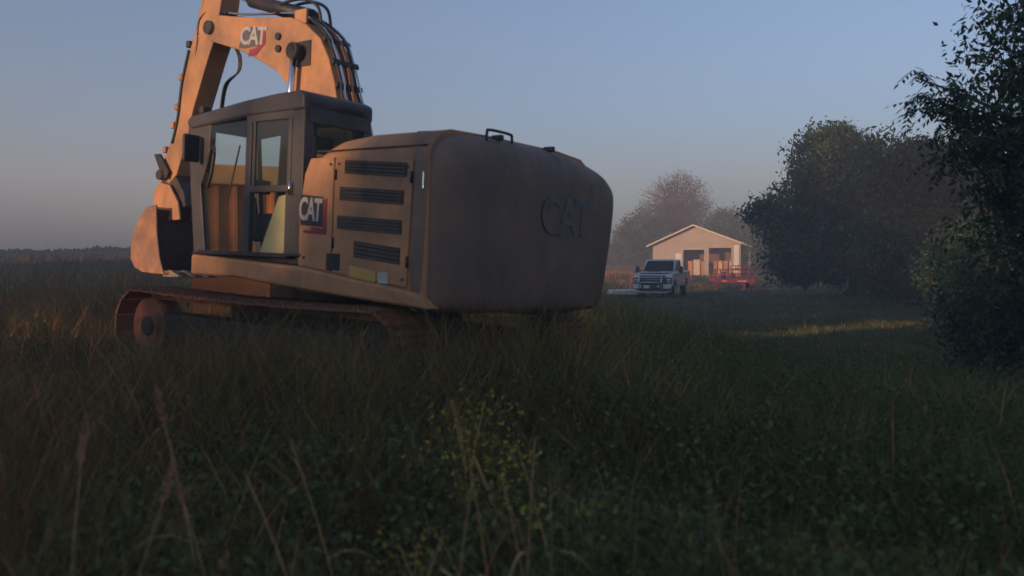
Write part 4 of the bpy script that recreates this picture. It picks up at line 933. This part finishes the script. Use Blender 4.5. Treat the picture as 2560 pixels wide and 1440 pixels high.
# far hedge line on the left skyline and behind the meadow
def hedge_line(name, label, pts, h, n, size, cat_tint=(1, 1, 1)):
    P = []
    pts = smooth_path([(a, b, 0) for a, b in pts], 12)
    idx = rng.integers(0, len(pts) - 1, n); tt = rng.random(n)
    for i, t_ in zip(idx, tt):
        p = pts[i].lerp(pts[i + 1], t_); P.append((p.x, p.y))
    P = np.array(P) + rng.normal(0, 1.0, (n, 2)); zz = ground(P[:, 0], P[:, 1])
    hv = h * (.75 + .25 * np.sin(P[:, 0] * .35) * np.cos(P[:, 0] * .13 + 1) + .12 * np.sin(P[:, 0] * 1.3))
    P3 = np.c_[P, zz + hv * rng.random(n) ** .7]
    V, F = leaf_cloud(P3, np.full(n, size), .6, 0); br = np.repeat(rng.uniform(.6, 1.3, n), 4)[:, None] * np.array(cat_tint)
    o = mesh_np(name, V, F, LEAF_D, tint=br); o['kind'] = 'stuff'; o['label'] = label
hedge_line('distant_hedge', 'low dark hedge along the left skyline', [(-120, 118), (-60, 112), (-25, 112), (0, 116)], .9, 16000, .45, (1.1, 1, .8))
hedge_line('distant_hedge', 'scrub at the far side of the golden meadow', [(2, 134), (12, 136), (22, 138), (50, 136), (90, 130)], 3.2, 14000, .5)

# wood behind the camera on the left: it shades the grass, the pickup and the right-hand trees
def shade_wood():
    n_ = np.array([.66, -.75]); s_ = np.array([-.75, -.66])
    P = []
    def add(p0, p1, h, dens, dist=52):
        m_ = int(dens * abs(p1 - p0) * h)
        p = rng.uniform(p0, p1, m_); d = dist + rng.uniform(-3, 3, m_); zz = rng.uniform(0, 1, m_) ** .9 * h * (1 + .08 * np.sin(p * 1.7))
        xy = p[:, None] * n_ + d[:, None] * s_; P.append(np.c_[xy, zz])
    add(-130, -67, 18, 28, 45)
    add(-60, -31.8, 9.5, 60, 30)
    add(-31.8, -13.9, 21, 75)
    add(-13.9, -9.2, 9.0, 75)
    add(-9.2, -5.6, 11, 60); add(-9.2, -5.6, 17, 6)
    add(-5.6, 22, 19, 75)
    P = np.concatenate(P); n = len(P); V, F = leaf_cloud(P, np.full(n, .62), .7, 0)
    br = np.repeat(rng.uniform(.6, 1.3, n), 4); o = mesh_np('treeline', V, F, LEAF_D, tint=np.c_[br, br, br]); o['kind'] = 'stuff'; o['label'] = 'dense wood edge on the left, out of the picture'
shade_wood()

# ------------------------------------------------------------------ haze
bm = bmesh.new(); box(bm, (0, 60, 11.5), (460, 360, 27)); hz = bm_obj('haze', bm, None)  # air volume added to imitate the veil of a fogged lens
hz['kind'] = 'stuff'; hz['label'] = 'thin haze added over the whole field, imitating a fogged lens veil'
m = bpy.data.materials.new('haze_air'); m.use_nodes = True; nt = m.node_tree; nt.nodes.clear()
o = nt.nodes.new('ShaderNodeOutputMaterial'); v = nt.nodes.new('ShaderNodeVolumePrincipled')
v.inputs['Color'].default_value = (.92, .88, .90, 1); v.inputs['Density'].default_value = HAZE_DENSITY; v.inputs['Anisotropy'].default_value = 0.0
nt.links.new(v.outputs[0], o.inputs['Volume']); hz.data.materials.append(m)
